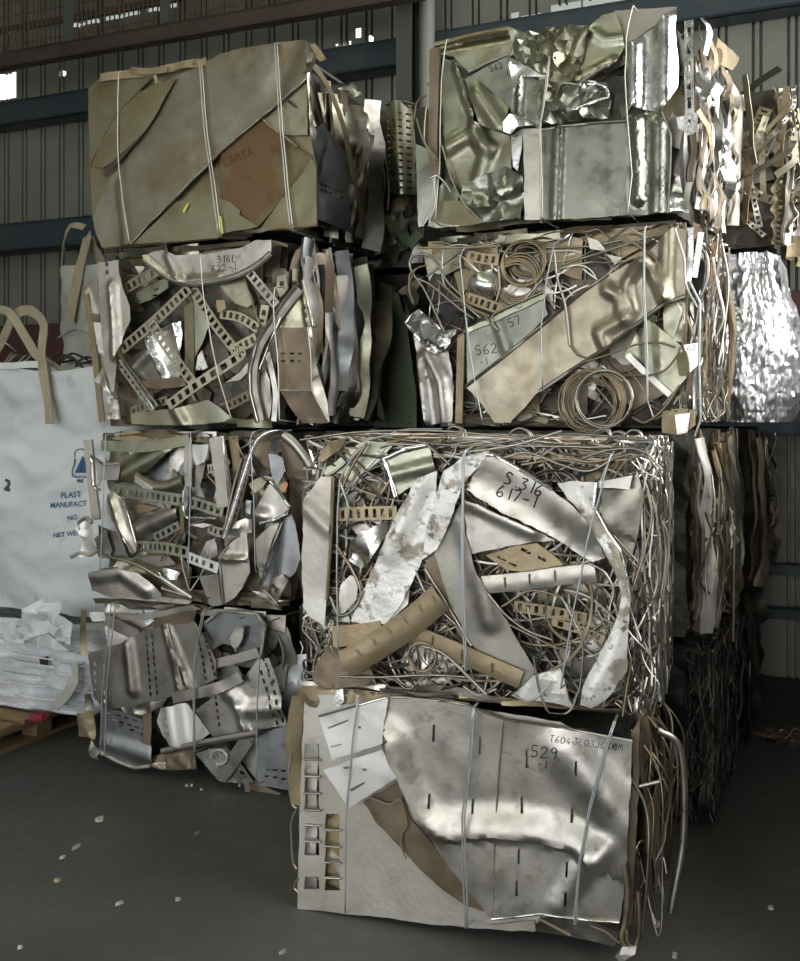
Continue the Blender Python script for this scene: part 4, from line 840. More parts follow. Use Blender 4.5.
b.sheet('bottom_plate', C_((48, 762), (120, 745), (180, 738), (290, 768), (350, 815), (405, 870), (385, 922), (320, 925), (240, 908), (140, 880), (58, 852)), 'steel', .05, .007, 4, .02, crease=[(C_((60, 780), (200, 760), (330, 850)), .014, .05)])
b.sheet('shiny_offcut', C_((390, 760), (430, 735), (500, 765), (480, 800), (420, 790)), 'steel_bright', .03, .01, 9, .03, facet=.008)
b.wire(C_((95, 675), (250, 710), (370, 770), (470, 840), (560, 895)), .009, 'olive', .05, 'bent_tube')
b.wire(C_((400, 785), (470, 830), (560, 888)), .007, 'steel_bright', .065, 'bent_tube')
b.wire(C_((410, 840), (470, 860), (550, 885)), .01, 'steel', .05, 'bent_tube')
b.sheet('bottom_dark_plate', C_((400, 880), (560, 905), (540, 930), (390, 925)), 'steel_dull', .045, .004)
b.sheet('bright_corner_plate', D_((60, 122), (100, 125), (145, 120), (135, 180), (120, 212), (78, 228), (62, 180)), 'steel_highlight', .035, .005)
b.sheet('long_fold', D_((25, 100), (58, 90), (60, 230), (56, 340), (25, 330), (18, 250)), 'steel', .03, .006)
b.rim(D_((20, 350), (15, 420), (24, 480), (45, 490), (110, 488), (185, 490)), b.o, .006, 'steel_bright', .05)
b.sheet('bright_offcut', D_((20, 360), (42, 340), (40, 420), (26, 450), (18, 420)), 'steel_bright', .05, .008)
b.sheet('bright_offcut', D_((55, 525), (110, 515), (160, 525), (110, 540)), 'steel_bright', .04, .006)
b.sheet('brown_upright', D_((0, 400), (15, 430), (20, 560), (0, 570)), 'rust', .04, .006)
b.sheet('dark_plate', D_((110, 150), (130, 210), (100, 330), (130, 400), (60, 400), (62, 240)), 'steel_dull', .01, .006)
b.strip('pale_post', D_((178, 85), (195, 200), (212, 320), (218, 435)), 13.5, 'steel_pale', .045, .004, lip=.015)
b.rim(D_((213, 82), (228, 230), (245, 420)), b.o, .004, 'steel_bright', .055)
b.strip('tan_bar', D_((252, 82), (265, 160), (280, 255)), 5, 'tan', .01, .005, lip=.01)
b.strip('tan_bar', D_((278, 82), (286, 160), (292, 250)), 4, 'tan', .02, .005)
b.strip('slotted_strip', D_((345, 180), (310, 330), (270, 480), (262, 560)), 8, 'brown', .02, .004, .03, .5, .5)
b.strip('long_bent_strip', D_((560, 38), (480, 48), (415, 75), (372, 125), (320, 270), (270, 430), (218, 592)), 5.5, 'steel_bright', .065, .006, bulge=.006)
b.wire(D_((310, 190), (270, 330), (240, 460), (215, 580)), .006, 'steel_dull', .05, 'bent_tube')
b.sheet('brown_curved_sheet', D_((498, 108), (545, 95), (600, 160), (690, 298), (650, 345), (602, 372), (565, 330), (530, 268), (515, 180)), 'brown', .03, .008, 4, .022, crease=[(D_((560, 280), (650, 290)), .012, .03), (D_((530, 120), (620, 340)), .01, .05)])
b.strip('curved_bright_strip', D_((515, 75), (560, 110), (610, 170), (645, 225), (675, 272)), 9, 'steel', .055, .005, bulge=.01)
b.wire(D_((640, 108), (655, 170), (680, 240), (696, 295), (668, 340), (618, 382)), .007, 'steel_bright', .05, 'bent_rod')
b.sheet('white_tab', D_((632, 100), (650, 100), (654, 145), (640, 148)), 'peel', .06, .004)
b.sheet('triangle_plate', D_((368, 470), (410, 390), (455, 308), (505, 370), (550, 440), (500, 490), (440, 505), (392, 512)), 'steel', .045, .006, 4, .022, crease=[(D_((390, 470), (430, 480)), .02, .05)])
b.rim(D_((452, 305), (505, 368), (552, 440), (540, 470), (470, 500), (400, 516)), b.o, .007, 'steel_bright', .055)
b.sheet('small_olive_plate', D_((340, 320), (400, 285), (430, 310), (410, 340), (370, 365)), 'olive', .03, .005)
b.sheet('purple_grey_plate', D_((442, 168), (480, 172), (515, 190), (522, 260), (490, 322), (462, 290)), 'blue_grey', .045, .005)
b.sheet('copper_tab', D_((505, 335), (520, 310), (540, 315), (525, 365)), 'copper', .05, .004)
b.sheet('blue_grey_panel', D_((450, 522), (510, 480), (562, 430), (585, 520), (605, 690), (580, 760), (550, 792), (480, 815), (415, 832), (430, 680)), 'blue_grey', .02, .006, 3, .025, crease=[(D_((560, 440), (520, 800)), .02, .08)])
b.sheet('steep_plate', D_((380, 600), (455, 525), (495, 515), (440, 670), (400, 800), (385, 700)), 'steel_dull', .03, .006)
b.rim(D_((512, 512), (460, 640), (425, 740), (395, 815)), b.o, .006, 'steel', .04)
b.sheet('folded_lower_panel', D_((198, 690), (240, 630), (270, 600), (335, 560), (345, 690), (350, 760), (310, 840), (278, 885), (215, 922), (205, 800)), 'steel', .05, .006, 3, .022, crease=[(D_((200, 692), (330, 692)), .015, .02)])
b.rim(D_((240, 632), (196, 685), (206, 800), (215, 920)), b.o, .005, 'steel_pale', .055)
b.sheet('grey_block_plate', D_((95, 780), (190, 770), (200, 850), (210, 925), (150, 930), (120, 850)), 'steel_dull', .02, .006)
b.sheet('top_joint_plate', D_((225, 530), (330, 490), (370, 490), (365, 560), (270, 590)), 'steel', .035, .01, 9, .03, facet=.008)
b.sheet('bottom_offcut', D_((368, 850), (440, 862), (470, 790), (520, 770), (552, 795), (520, 860), (490, 930), (430, 890)), 'steel_dull', .045, .012, 9, .035, facet=.012)
b.wire(D_((385, 710), (400, 745), (415, 770)), .005, 'steel', .05); b.wire(D_((420, 850), (470, 900), (490, 925)), .005, 'steel', .06)
b.sheet('white_tab', D_((330, 400), (355, 405), (352, 470), (328, 465)), 'peel', .02, .004)
# the hook that sticks out on the left
b.sheet('protruding_hook', [(80, 519), (86, 518), (92, 524), (95, 532), (100, 545), (96, 553), (86, 556), (80, 557), (83, 540), (78, 528)], 'steel_highlight', .075, .008, 12, .02, facet=.01, label='bright crumpled hook')
b.wire([(71, 557), (80, 553), (90, 555), (97, 550)], .009, 'steel_pale', .08, 'hook_tip'); b.wire([(79, 530), (80, 522), (86, 518), (92, 523)], .009, 'steel', .08, 'hook_tip')
b.sheet('hook_stem', [(92, 540), (106, 530), (112, 552), (100, 560)], 'steel', .04, .008)
b.layers(14, ['steel', 'steel_dull', 'brown', 'dark_scrap'], (.04, .1), (-.04, .01), perf=.05)
b.tie(C_((128, 75), (122, 200), (116, 420), (108, 620), (100, 745)), .085)
b.tie(C_((552, 62), (548, 200), (552, 400), (546, 600), (540, 790)), .085)
b.tie(D_((365, 60), (350, 110), (360, 260), (370, 420), (372, 600), (378, 760)), .085)

edge_bits(b, 24, ['steel_dull', 'steel', 'olive', 'brown'])
# ================================================================== left stack, floor layer: punched sheets
b = L1 = Frame('scrap_bale', 'floor-level scrap bale of punched curved sheets on the left, left of the 529 bale', 'scrap bale', (OL[0], OL[1], 0), AL, 1.0, .755, .88, BALES)
b.core(.08, side=.07, top=.05)
b.filler(38, ['steel', 'steel_dull', 'steel_pale', 'brown', 'blue_grey'], (-.06, -.02), zr=(.12, 1))
hr = slots(E_((248, 150))[0], E_((262, 345))[0], 9, 4.6, 1.7, 1.45) + slots(E_((268, 145))[0], E_((284, 340))[0], 9, 4.6, 1.7, 1.45)
hr += slots(E_((428, 140))[0], E_((455, 290))[0], 7, 4.6, 1.9, 1.3) + slots(E_((450, 135))[0], E_((485, 275))[0], 7, 4.6, 1.9, 1.3)
hr += slots(E_((70, 240))[0], E_((72, 330))[0], 4, 4, 1.8, 1.45) + slots(E_((100, 215))[0], E_((104, 370))[0], 6, 4, 1.8, 1.45)
b.sheet('large_punched_sheet', E_((48, 205), (100, 185), (160, 168), (240, 122), (320, 98), (418, 92), (432, 112), (460, 165), (490, 228), (492, 290), (420, 325), (340, 352), (230, 388), (160, 392), (98, 392), (70, 360), (58, 300)), 'steel_dull', .055, .006, 3, .02, holes=hr, crease=[(E_((185, 170), (205, 330)), .022, .04), (E_((318, 100), (370, 330)), .02, .03), (E_((340, 160), (400, 320)), .02, .03)])
b.rim(E_((320, 100), (345, 200), (372, 320)), b.o, .003, 'steel', .075)
b.sheet('brown_top_flap', E_((232, 118), (300, 75), (360, 62), (420, 54), (412, 98), (320, 104)), 'brown', .06, .005)
b.sheet('top_strip', E_((100, 60), (200, 70), (300, 55), (410, 35), (440, 50), (320, 75), (200, 88), (110, 80)), 'steel_dull', .02, .008)
b.sheet('white_offcut', E_((48, 62), (105, 58), (118, 90), (60, 92)), 'peel', .02, .006)
b.strip('short_channel', E_((105, 85), (160, 115), (220, 142)), 9, 'steel_dull', .045, .004, lip=.012)
b.strip('left_bits', E_((30, 50), (28, 130), (34, 210)), 5, 'tan', .0, .004, wob=.6)
b.sheet('rimmed_sheet', E_((440, 102), (470, 75), (505, 56), (560, 60), (630, 66), (660, 100), (655, 170), (640, 220), (600, 200), (545, 175), (500, 168), (462, 140)), 'blue_grey', .02, .005, 3, .025)
b.rim(E_((455, 95), (505, 55), (570, 60), (632, 66), (662, 105), (650, 200), (640, 225)), b.o, .008, 'steel_pale', .03)
b.strip('light_strip', E_((488, 238), (560, 222), (636, 200)), 7.5, 'steel', .045, .004, lip=.01)
b.sheet('crumpled_tab', E_((545, 150), (570, 105), (595, 110), (590, 150), (560, 200)), 'steel_pale', .035, .01, 9, .035, facet=.01)
hs = slots(E_((648, 270))[0], E_((702, 445))[0], 7, 5, 2.3, 1.25) + slots(E_((665, 245))[0], E_((722, 435))[0], 7, 5, 2.3, 1.25) + slots(E_((655, 225))[0], E_((690, 300))[0], 3, 4, 2, 1.25)
hs += slots(E_((492, 355))[0], E_((502, 450))[0], 5, 4, 1.8, 1.45)
b.sheet('punched_sheet', E_((420, 400), (500, 342), (545, 330), (600, 270), (640, 225), (672, 218), (700, 290), (720, 370), (737, 452), (660, 465), (570, 478), (480, 492), (445, 445)), 'steel', .04, .006, 3, .02, holes=hs, crease=[(E_((570, 385), (595, 470)), .02, .03), (E_((540, 340), (600, 400), (720, 390)), .015, .05)])
b.strip('light_edge_strip', E_((338, 358), (430, 340), (510, 318), (575, 285)), 8.5, 'steel', .08, .004, lip=.012, wob=.3)
b.sheet('crumpled_tab', E_((210, 385), (250, 370), (325, 358), (310, 385), (240, 415), (215, 410)), 'steel_dull', .07, .01, 9, .035, facet=.01)
b.sheet('bright_cylinder_sheet', E_((298, 392), (340, 380), (388, 376), (425, 420), (468, 482), (430, 510), (390, 526), (345, 515), (305, 488), (285, 440)), 'steel_highlight', .05, .004, 3, .018, crease=[(E_((340, 385), (360, 515)), .04, .08)], holes=slots(E_((310, 400))[0], E_((318, 480))[0], 4, 3.5, 2, 1.4) + slots(E_((328, 395))[0], E_((345, 500))[0], 5, 3.5, 2, 1.4), label='bright curved punched sheet')
hl = slots(E_((120, 410))[0], E_((240, 445))[0], 5, 4.6, 1.8, .3) + slots(E_((135, 435))[0], E_((240, 468))[0], 5, 4.6, 1.8, .3) + slots(E_((160, 455))[0], E_((235, 485))[0], 3, 4.6, 1.8, .3)
b.sheet('lower_punched_panel', E_((98, 396), (160, 405), (245, 438), (262, 500), (272, 582), (215, 600), (150, 578), (88, 545), (90, 470)), 'blue_grey', .05, .005, 3, .02, holes=hl, crease=[(E_((110, 520), (260, 560)), .012, .06)])
b.rim(E_((88, 545), (150, 580), (212, 602), (262, 594)), b.o, .009, 'steel_pale', .055)
b.strip('narrow_strip', E_((250, 400), (252, 450), (248, 520)), 8, 'brown', .06, .004)
b.strip('dark_strap_strip', E_((300, 545), (420, 520), (520, 500), (640, 480)), 5, 'steel_dull', .075, .004, bulge=.005)
b.sheet('brown_offcut', E_((268, 560), (340, 540), (420, 530), (432, 600), (370, 606), (300, 604), (275, 590)), 'brown', .03, .01, 9, .035, facet=.012)
b.sheet('white_offcut', E_((272, 585), (310, 580), (330, 600), (300, 606)), 'peel', .05, .006)
b.sheet('shiny_lower_sheet', E_((418, 552), (470, 535), (525, 528), (565, 575), (625, 650), (560, 655), (502, 650), (460, 600)), 'steel_bright', .05, .008, 6, .025, holes=[E_((570, 610), (590, 615), (592, 625), (572, 622)), E_((590, 632), (606, 636), (606, 644), (592, 640))])
b.wire(E_((475, 570), (480, 545), (510, 540), (530, 560), (520, 585), (495, 590)), .008, 'steel_pale', .07, 'bent_rod')
b.strip('diagonal_bar', E_((600, 500), (560, 560), (505, 635)), 12, 'steel_dull', .065, .004, lip=.012)
b.sheet('right_punched_panel', E_((634, 490), (690, 468), (742, 450), (748, 570), (752, 680), (700, 672), (636, 660)), 'blue_grey', .03, .004, 3, .025, holes=slots(E_((668, 606))[0], E_((725, 612))[0], 3, 4.6, 1.8, .1) + slots(E_((665, 630))[0], E_((725, 640))[0], 3, 4.6, 1.8, .1))
b.sheet('bottom_offcut', E_((590, 650), (640, 660), (720, 690), (700, 700), (600, 685)), 'brown', .01, .008)
b.strip('lower_flap', E_((590, 640), (598, 660), (600, 685)), 5, 'steel', .055, .004)
b.sheet('boxy_offcut', E_((22, 405), (70, 400), (76, 500), (52, 490), (18, 490)), 'tan', .01, .012, 9, .035, facet=.012)
b.sheet('boxy_offcut', E_((62, 500), (92, 540), (80, 575), (55, 560)), 'steel_pale', .02, .012, 9, .035, facet=.01)
b.sheet('boxy_offcut', E_((35, 345), (60, 340), (75, 390), (45, 400)), 'steel_dull', .0, .012, 9, .035, facet=.01)
b.layers(14, ['steel', 'steel_dull', 'steel_pale', 'blue_grey', 'brown'], (.05, .12), (-.03, .02), perf=.1, zr=(.05, 1))
b.sheet_local('side_plate', [(.05, .3, .03), (.4, .3, .04), (.5, .6, .03), (.1, .62, .02)], 'steel', .015, 6, .03, facet=.012, xf=lambda p: Vector((b.W - p.y, p.x, p.z)))
b.tie(E_((126, 30), (115, 130), (96, 330), (88, 560)), .085, twin=4)
b.tie(E_((446, 50), (425, 150), (410, 300), (412, 545)), .095, twin=1.6)
b.tie(E_((652, 110), (640, 250), (632, 440), (630, 660)), .085)

edge_bits(b, 16, ['steel_dull', 'steel', 'tan', 'brown'], (b.H - .02,))
# ================================================================== the bales behind
def rear(label, O, a, u, y, z, W, H, mats, seed, n=10, core='dark_scrap', fine=0):
    random.seed(seed)
    q = Frame('scrap_bale', label, 'scrap bale', at(O, a, u, y, z), a, W, H, .86, BALES)
    q.core(.05, core, side=.05)
    return q
# under the second layer on the right, seen only along their right-hand ends
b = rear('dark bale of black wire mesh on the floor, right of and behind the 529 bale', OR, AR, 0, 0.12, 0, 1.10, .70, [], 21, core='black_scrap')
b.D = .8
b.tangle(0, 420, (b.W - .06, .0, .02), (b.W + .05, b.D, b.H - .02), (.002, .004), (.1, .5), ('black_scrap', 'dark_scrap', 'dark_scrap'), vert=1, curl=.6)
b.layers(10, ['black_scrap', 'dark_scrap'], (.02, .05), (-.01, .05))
b = rear('brown bale of rusty folded strips above the black wire mesh bale', OR, AR, 0, 0.08, .715, 1.10, .815, [], 22)
b.layers(44, ['brown', 'brown', 'tan', 'tan', 'steel_dull', 'steel_pale', 'brown_dark'], (.015, .06), (-.02, .06), perf=.06)
b.filler(10, ['brown', 'brown_dark', 'steel_dull', 'peel'], (-.01, .03), (.04, .12), face='right')
for i in range(26):
    y = random.uniform(0, .8); z1 = random.uniform(.4, .78); z0 = random.uniform(.03, .3)
    b.wire3([Vector((b.W + random.uniform(.0, .07), y + random.uniform(-.05, .05), z1 + (z0 - z1) * f)) for f in (0, .3, .7, 1)], random.uniform(.003, .006), random.choice(['wire_brown', 'wire_steel', 'wire_brown']))
b.wire3([Vector((b.W + .05, .1, .76)), Vector((b.W + .09, .3, .5)), Vector((b.W + .09, .33, .2)), Vector((b.W + .085, .35, -.05))], .007, 'wire_brown', 'bent_rod')
b.ribbon('blue_grey_strip', [Vector((b.W + .06, .55, .74)), Vector((b.W + .075, .56, .5)), Vector((b.W + .07, .55, .2))], .07, 'blue_grey', face=Vector((1, -.3, 0)).normalized(), wob=.8)
b.sheet_local('white_offcut', [(.2, .34, .08), (.3, .36, .08), (.32, .47, .08), (.24, .5, .08)], 'peel', .01, 9, .03, facet=.01, xf=lambda p: Vector((b.W - p.y, p.x, p.z)))
# third row on the right
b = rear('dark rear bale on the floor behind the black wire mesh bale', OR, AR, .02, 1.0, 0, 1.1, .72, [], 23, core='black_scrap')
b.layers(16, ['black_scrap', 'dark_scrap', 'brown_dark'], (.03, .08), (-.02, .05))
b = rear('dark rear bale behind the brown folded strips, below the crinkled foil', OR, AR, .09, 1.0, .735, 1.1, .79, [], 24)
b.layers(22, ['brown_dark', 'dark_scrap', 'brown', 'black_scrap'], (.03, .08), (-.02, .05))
b.tangle(14, 0, (b.W - .02, .0, .1), (b.W + .06, .8, .75), (.003, .005), (.2, .5), ('wire_brown', 'wire_steel'), vert=1)
b = R3b = rear('silvery bale wrapped in crinkled foil behind the wire coil bale', OR, AR, .17, 1.0, 1.525, 1.083, .80, [], 25)
bm = bmesh.new(); path = [Vector((b.W - .42, -.0, 0)), Vector((b.W - .15, -.02, 0)), Vector((b.W - .02, -.02, 0)), Vector((b.W + .05, .05, 0)), Vector((b.W + .075, .3, 0)), Vector((b.W + .06, .6, 0)), Vector((b.W + .03, .84, 0))]
nu, nv = 120, 72; C = catmull(path, nu); rows = []
for i, c in enumerate(C):
    tg_ = (C[min(i + 1, nu)] - C[max(i - 1, 0)]).normalized(); nn = Vector((tg_.y, -tg_.x, 0)); row = []
    for j in range(nv + 1):
        f = j / nv; p = c.copy(); top = .795 - .06 * max(0, (i / nu - .45)) + .012 * noise.noise(Vector((i * .25, 3, 0)))
        p.z = .02 + (top - .02) * f
        pleat = .016 * noise.noise(Vector((i * .16, f * 1.2, 4))) + .02 * noise.noise(Vector((i * .045, f * 2.5, 9)))
        fine = .012 * noise.noise(Vector((i * .42, f * 17, 1))) + .008 * (1 - 2 * abs(noise.noise(Vector((i * .6, f * 27, 7))))) + .018 * noise.noise(Vector((i * .09, f * 5, 2)))
        bul = .05 * math.sin(math.pi * min(1, f * 1.1)) - .05 * f * f
        row.append(bm.verts.new(p + nn * (pleat + fine + bul + .02)))
    rows.append(row)
for i in range(nu):
    for j in range(nv):
        bm.faces.new((rows[i][j], rows[i + 1][j], rows[i + 1][j + 1], rows[i][j + 1]))
solid(bm, .003)
fin(bm, 'crinkled_foil', 'foil', b.o, ang=40)
b.sheet_local('smooth_foil_patch', [(.02, .55, .085), (.2, .5, .1), (.25, .74, .08), (.06, .78, .06)], 'foil', .004, 5, .025, xf=lambda p: Vector((b.W - p.y, p.x, p.z)))
b = R4b = rear('tan and silver bale of punched strips at the top far right, beside the ribbed wall', OR, AR, .26, 1.0, 2.335, 1.083, .74, [], 26)
b.layers(26, ['tan', 'tan', 'steel', 'brown', 'steel_pale', 'olive'], (.03, .10), (-.02, .05), perf=.4, minlen=.5)
b.filler(16, ['tan', 'brown', 'steel_dull', 'steel_pale'], (-.04, .0), (.05, .13), ur=(.6, 1), facet=.02)
for i in range(26):
    u0 = random.uniform(.68, .98); z0_ = random.uniform(.03, .5); an = random.choice([random.gauss(0, .25), random.gauss(.6, .3), random.gauss(-.6, .3)]); L_ = random.uniform(.15, .5)
    pts_ = [Vector((min(b.W + .04, u0 * b.W + math.sin(an) * L_ * f), -.015 - .0025 * i + .01 * math.sin(f * 5 + i), min(.77, z0_ + math.cos(an) * L_ * f))) for f in (0, .35, .7, 1)]
    pf = i % 3 == 1
    b.ribbon('perforated_strip' if pf else 'bent_strip', pts_, random.uniform(.02, .05), random.choice(['tan', 'brown', 'steel_pale', 'steel_dull', 'slotted', 'tan', 'brown_dark']), pitch=.024 if pf else 0, wob=.9, roll=random.uniform(-.6, .6), taper=random.uniform(.6, 1.3))
b.ribbon('upright_tube_sheet', [Vector((b.W - .24, -.06, .1)), Vector((b.W - .23, -.07, .4)), Vector((b.W - .22, -.06, .69))], .10, 'steel_dull', bulge=.03)
b.ribbon('leaning_flap', [Vector((b.W - .28, -.02, .62)), Vector((b.W - .12, -.03, .74)), Vector((b.W - .02, -.02, .80))], .05, 'olive', face=Vector((.2, -.6, .7)).normalized())
# rear row on the left
b = rear('scrap bale on the floor behind the left stack of four', OL, AL, .12, 1.03, 0, 1.0, .755, [], 27)
b = rear('bale behind the tangled plates, between the two stacks', OL, AL, .14, 1.03, .765, 1.02, .75, [], 28)
b = L3b = rear('bale with green upright plates standing in the gap between the stacks', OL, AL, .17, 1.03, 1.525, 1.03, .78, [], 29)
b.filler(14, ['green_plate', 'dark_scrap', 'olive_dull'], (-.02, .02), (.05, .14), ur=(.6, 1))
q = Z(280, 60, 2.53)
b.sheet('green_upright_plate', q((285, 585), (300, 590), (325, 700), (345, 850), (345, 930), (275, 930), (272, 800), (278, 700)), 'green_plate', .04, .004, 3, .03, holes=[slot(280 + x / 2.53, 60 + y / 2.53, 3.2, 1.3, 0) for x in (290, 310, 328) for y in (905, 918)])
b.sheet('green_upright_plate', q((250, 560), (282, 570), (278, 700), (272, 930), (240, 930), (245, 700)), 'green_plate', .01, .004, 3, .03)
b.layers(8, ['dark_scrap', 'olive_dull', 'green_plate'], (.05, .1), (-.02, .03))
b = L4b = rear('bale with a punched curved sheet in the gap between the two top bales', OL, AL, .19, 1.03, 2.315, 1.03, .84, [], 30)
hp = [slot(280 + (x + (y - 150) * .03) / 2.53, 60 + y / 2.53, 3.6, 2.0, 0) for x in (280, 296, 312, 328) for y in range(140, 335, 17)]
b.sheet('punched_curved_sheet', q((272, 115), (300, 108), (335, 115), (342, 200), (345, 340), (310, 345), (275, 335), (270, 220)), 'olive', .06, .002, 3, .02, holes=hp, crease=[(q((300, 110), (312, 340)), .05, .09)])
b.wire(q((268, 112), (300, 104), (340, 112)), .008, 'olive', .09, 'bent_rod')
b.filler(16, ['olive', 'steel_dull', 'dark_scrap', 'olive_dull'], (-.03, .03), (.05, .15), ur=(.55, 1), facet=.02)
b.sheet('green_offcut', q((290, 410), (330, 400), (310, 432)), 'green_plate', .05, .008); b.sheet('green_offcut', q((325, 450), (345, 430), (362, 445), (330, 480)), 'green_plate', .05, .008)
b.sheet('green_offcut', q((250, 400), (310, 380), (340, 470), (270, 500)), 'green_plate', .0, .01, 6, .04, facet=.015)
b.sheet('bent_plate', q((205, 130), (245, 140), (262, 260), (255, 390), (225, 400), (205, 300)), 'steel_dull', .05, .01, 6, .03, crease=[(q((225, 140), (240, 390)), .03, .05)])
b.sheet('bent_plate', q((150, 120), (185, 100), (200, 200), (195, 330), (165, 350), (155, 220)), 'steel_dull', .04, .01, 6, .03, crease=[(q((170, 120), (180, 340)), .03, .05)])
for qq in [((235, 190), (255, 250), (265, 320), (250, 385)), ((200, 130), (215, 220), (210, 330), (205, 390)), ((225, 150), (262, 230), (275, 330), (272, 380))]:
    b.wire(q(*qq), .007, 'olive', .09, 'bent_rod')
b.sheet('knotted_offcut', q((140, 95), (160, 65), (190, 60), (215, 90), (180, 110)), 'steel', .04, .015, 9, .035, facet=.02)
# the weight of the upper bale presses the edges of both flat where they meet
for lowb, upb, zm in ((R1, R2, .722), (L1, L2, .763), (L3, L4, 2.332), (R3, R4, 2.325), (L2, L3, 1.52)):
    for fr, sgn in ((lowb, 1), (upb, -1)):
        lim = zm - fr.o.location.z - .001 * sgn
        for o in fr.o.children_recursive:
            if o.type != 'MESH': continue
            for v in o.data.vertices:
                if (v.co.z - lim) * sgn > 0: v.co.z = lim + (v.co.z - lim) * .02
# ================================================================== bulk bags and pallet on the left
from mathutils.bvhtree import BVHTree
random.seed(5)
def bag_body(fr, u0, u1, y0, y1, z0, z1, m, amp=.018, bulge=.05, pleat=0, ex=5, seed=1.0, name='bag_body', sag=.0):
    bm = bmesh.new(); na, nz = 132, 64; rows = []
    cu, cy, hu, hy = (u0 + u1) / 2, (y0 + y1) / 2, (u1 - u0) / 2, (y1 - y0) / 2
    for j in range(nz + 1):
        f = j / nz; row = []
        sc = 1 + bulge * math.sin(math.pi * f) - .06 * max(0, .06 - f) / .06 - (.03 * max(0, f - .95) / .05)
        for i in range(na):
            an = 6.28318 * i / na; c, s_ = math.cos(an), math.sin(an)
            rr = (abs(c) ** ex + abs(s_) ** ex) ** (-1 / ex)
            x, y = c * rr * hu, s_ * rr * hy; z = z0 + (z1 - z0) * f
            q = Vector((x * 2.2, y * 2.2, z * 2.2 + x * .9)) + Vector((seed, seed * 2, 0))
            d = amp * (noise.noise(q) + .6 * (1 - 2 * abs(noise.noise(q * 2.1 + Vector((0, 0, 5))))) + .35 * noise.noise(q * 5))
            d += amp * .5 * (1 - 2 * abs(noise.noise(Vector((x * 1.6 + seed, y * 1.6, z * 7 - x * 2.5)))))
            if pleat:
                ph = z * 17 + x * .9 + 1.3 * noise.noise(Vector((x * 2, y * 2, z * 1.5 + seed)))
                d += pleat * (ph - math.floor(ph)) - pleat * .5 + .02 * noise.noise(Vector((x * 9, y * 9, z * 3)))
            k = 1 + d / max(hu, hy)
            zz = z - sag * max(0, f - .6) * (1 + noise.noise(Vector((x * 2.5, y * 2.5, seed))))
            row.append(bm.verts.new((cu + x * sc * k, cy + y * sc * k, zz)))
        rows.append(row)
    for j in range(nz):
        for i in range(na):
            bm.faces.new((rows[j][i], rows[j][(i + 1) % na], rows[j + 1][(i + 1) % na], rows[j + 1][i]))
    bm.faces.new(rows[0][::-1])
    cap = [bm.verts.new((cu + (v.co.x - cu) * .94, cy + (v.co.y - cy) * .94, v.co.z - .09)) for v in rows[-1]]
    for i in range(na): bm.faces.new((rows[-1][i], rows[-1][(i + 1) % na], cap[(i + 1) % na], cap[i]))
    bm.faces.new(cap)
    o = fin(bm, name, m, fr.o, ang=50)
    fr.bvh = BVHTree.FromPolygons([v.co.copy() for v in o.data.vertices], [p.vertices[:] for p in o.data.polygons])
    return o
def stick(fr, px, py, off=.003, far=1.0):
    p = fr.pt(px, py, .2); d = fr.ray(px, py).normalized()
    h = fr.bvh.ray_cast(p - d * .3, d)
    return (h[0] - d * off) if h[0] else fr.pt(px, py, -.25)
def print_text(fr, txt, px, py, hpx, slope, parent):
    cu_ = bpy.data.curves.new('printed_lettering', 'FONT'); cu_.body = txt; cu_.size = 1.0; cu_.resolution_u = 3; cu_.offset = .012
    to = bpy.data.objects.new('lettering_source', cu_); COL.objects.link(to)
    dg = bpy.context.evaluated_depsgraph_get(); me = bpy.data.meshes.new_from_object(to.evaluated_get(dg))
    bpy.data.objects.remove(to); bpy.data.curves.remove(cu_)
    for v in me.vertices:
        v.co = stick(fr, px + v.co.x * hpx * 1.25, py + v.co.x * hpx * 1.25 * slope - v.co.y * hpx * 1.4, .006)
    o = link('printed_lettering', me, 'blue_ink', parent); return o
# big bag in front
b = Frame('bulk_bag', 'big white bulk bag with blue emblem and lettering, tan lifting straps up, left edge', 'bulk bag', (OL[0], OL[1], 0), AL)
body = bag_body(b, -1.22, -.10, .27, 1.22, .575, 1.86, 'bag_white', .042, .035, seed=3.2, sag=.12)
for t_, x, y, h_, sl in (('MB', 76.5, 482.5, 4, .0), ('PLAST', 60.5, 498.5, 6.0, -.08), ('MANUFACT', 50, 508, 5.4, -.06), ('NO.', 67, 521, 5, -.2), ('NET WEIGHT', 53, 538, 5, -.12)):
    print_text(b, t_, x, y, h_, sl, body)
def stroke(pts, r, name, m, n=40, off=.002):
    Q = catmull([Vector((x, y, 0)) for x, y in pts], n)
    bm = bmesh.new(); tube_bm(bm, [stick(b, q.x, q.y, off) for q in Q], r, 5); return fin(bm, name, m, body, ang=80)
stroke([(82, 449), (78.5, 449.5), (75, 452), (75, 458), (74.5, 464), (72.5, 470), (72.5, 475), (75, 477), (84, 477.2), (90, 476.5), (91, 470), (88, 462), (87.5, 453), (82, 449)], .0035, 'emblem_outline', 'blue_ink', 60)
bm = bmesh.new()
for tri in (((82.5, 456), (74.5, 473), (80, 473)), ((82.5, 456), (81, 473), (83, 473)), ((82.5, 456), (84, 473), (89, 473))):
    k = [bm.verts.new(stick(b, x, y, .006)) for x, y in tri]; bm.faces.new(k)
solid(bm, .002)
fin(bm, 'emblem_sail', 'blue_ink', body)
stroke([(73.5, 474.5), (80, 475.5), (90, 474.5)], .003, 'emblem_base', 'bag_grey', 12)
stroke([(6, 480), (9, 482), (8, 487), (5, 489), (10, 490)], .009, 'dark_smudge', 'dark_scrap', 12)
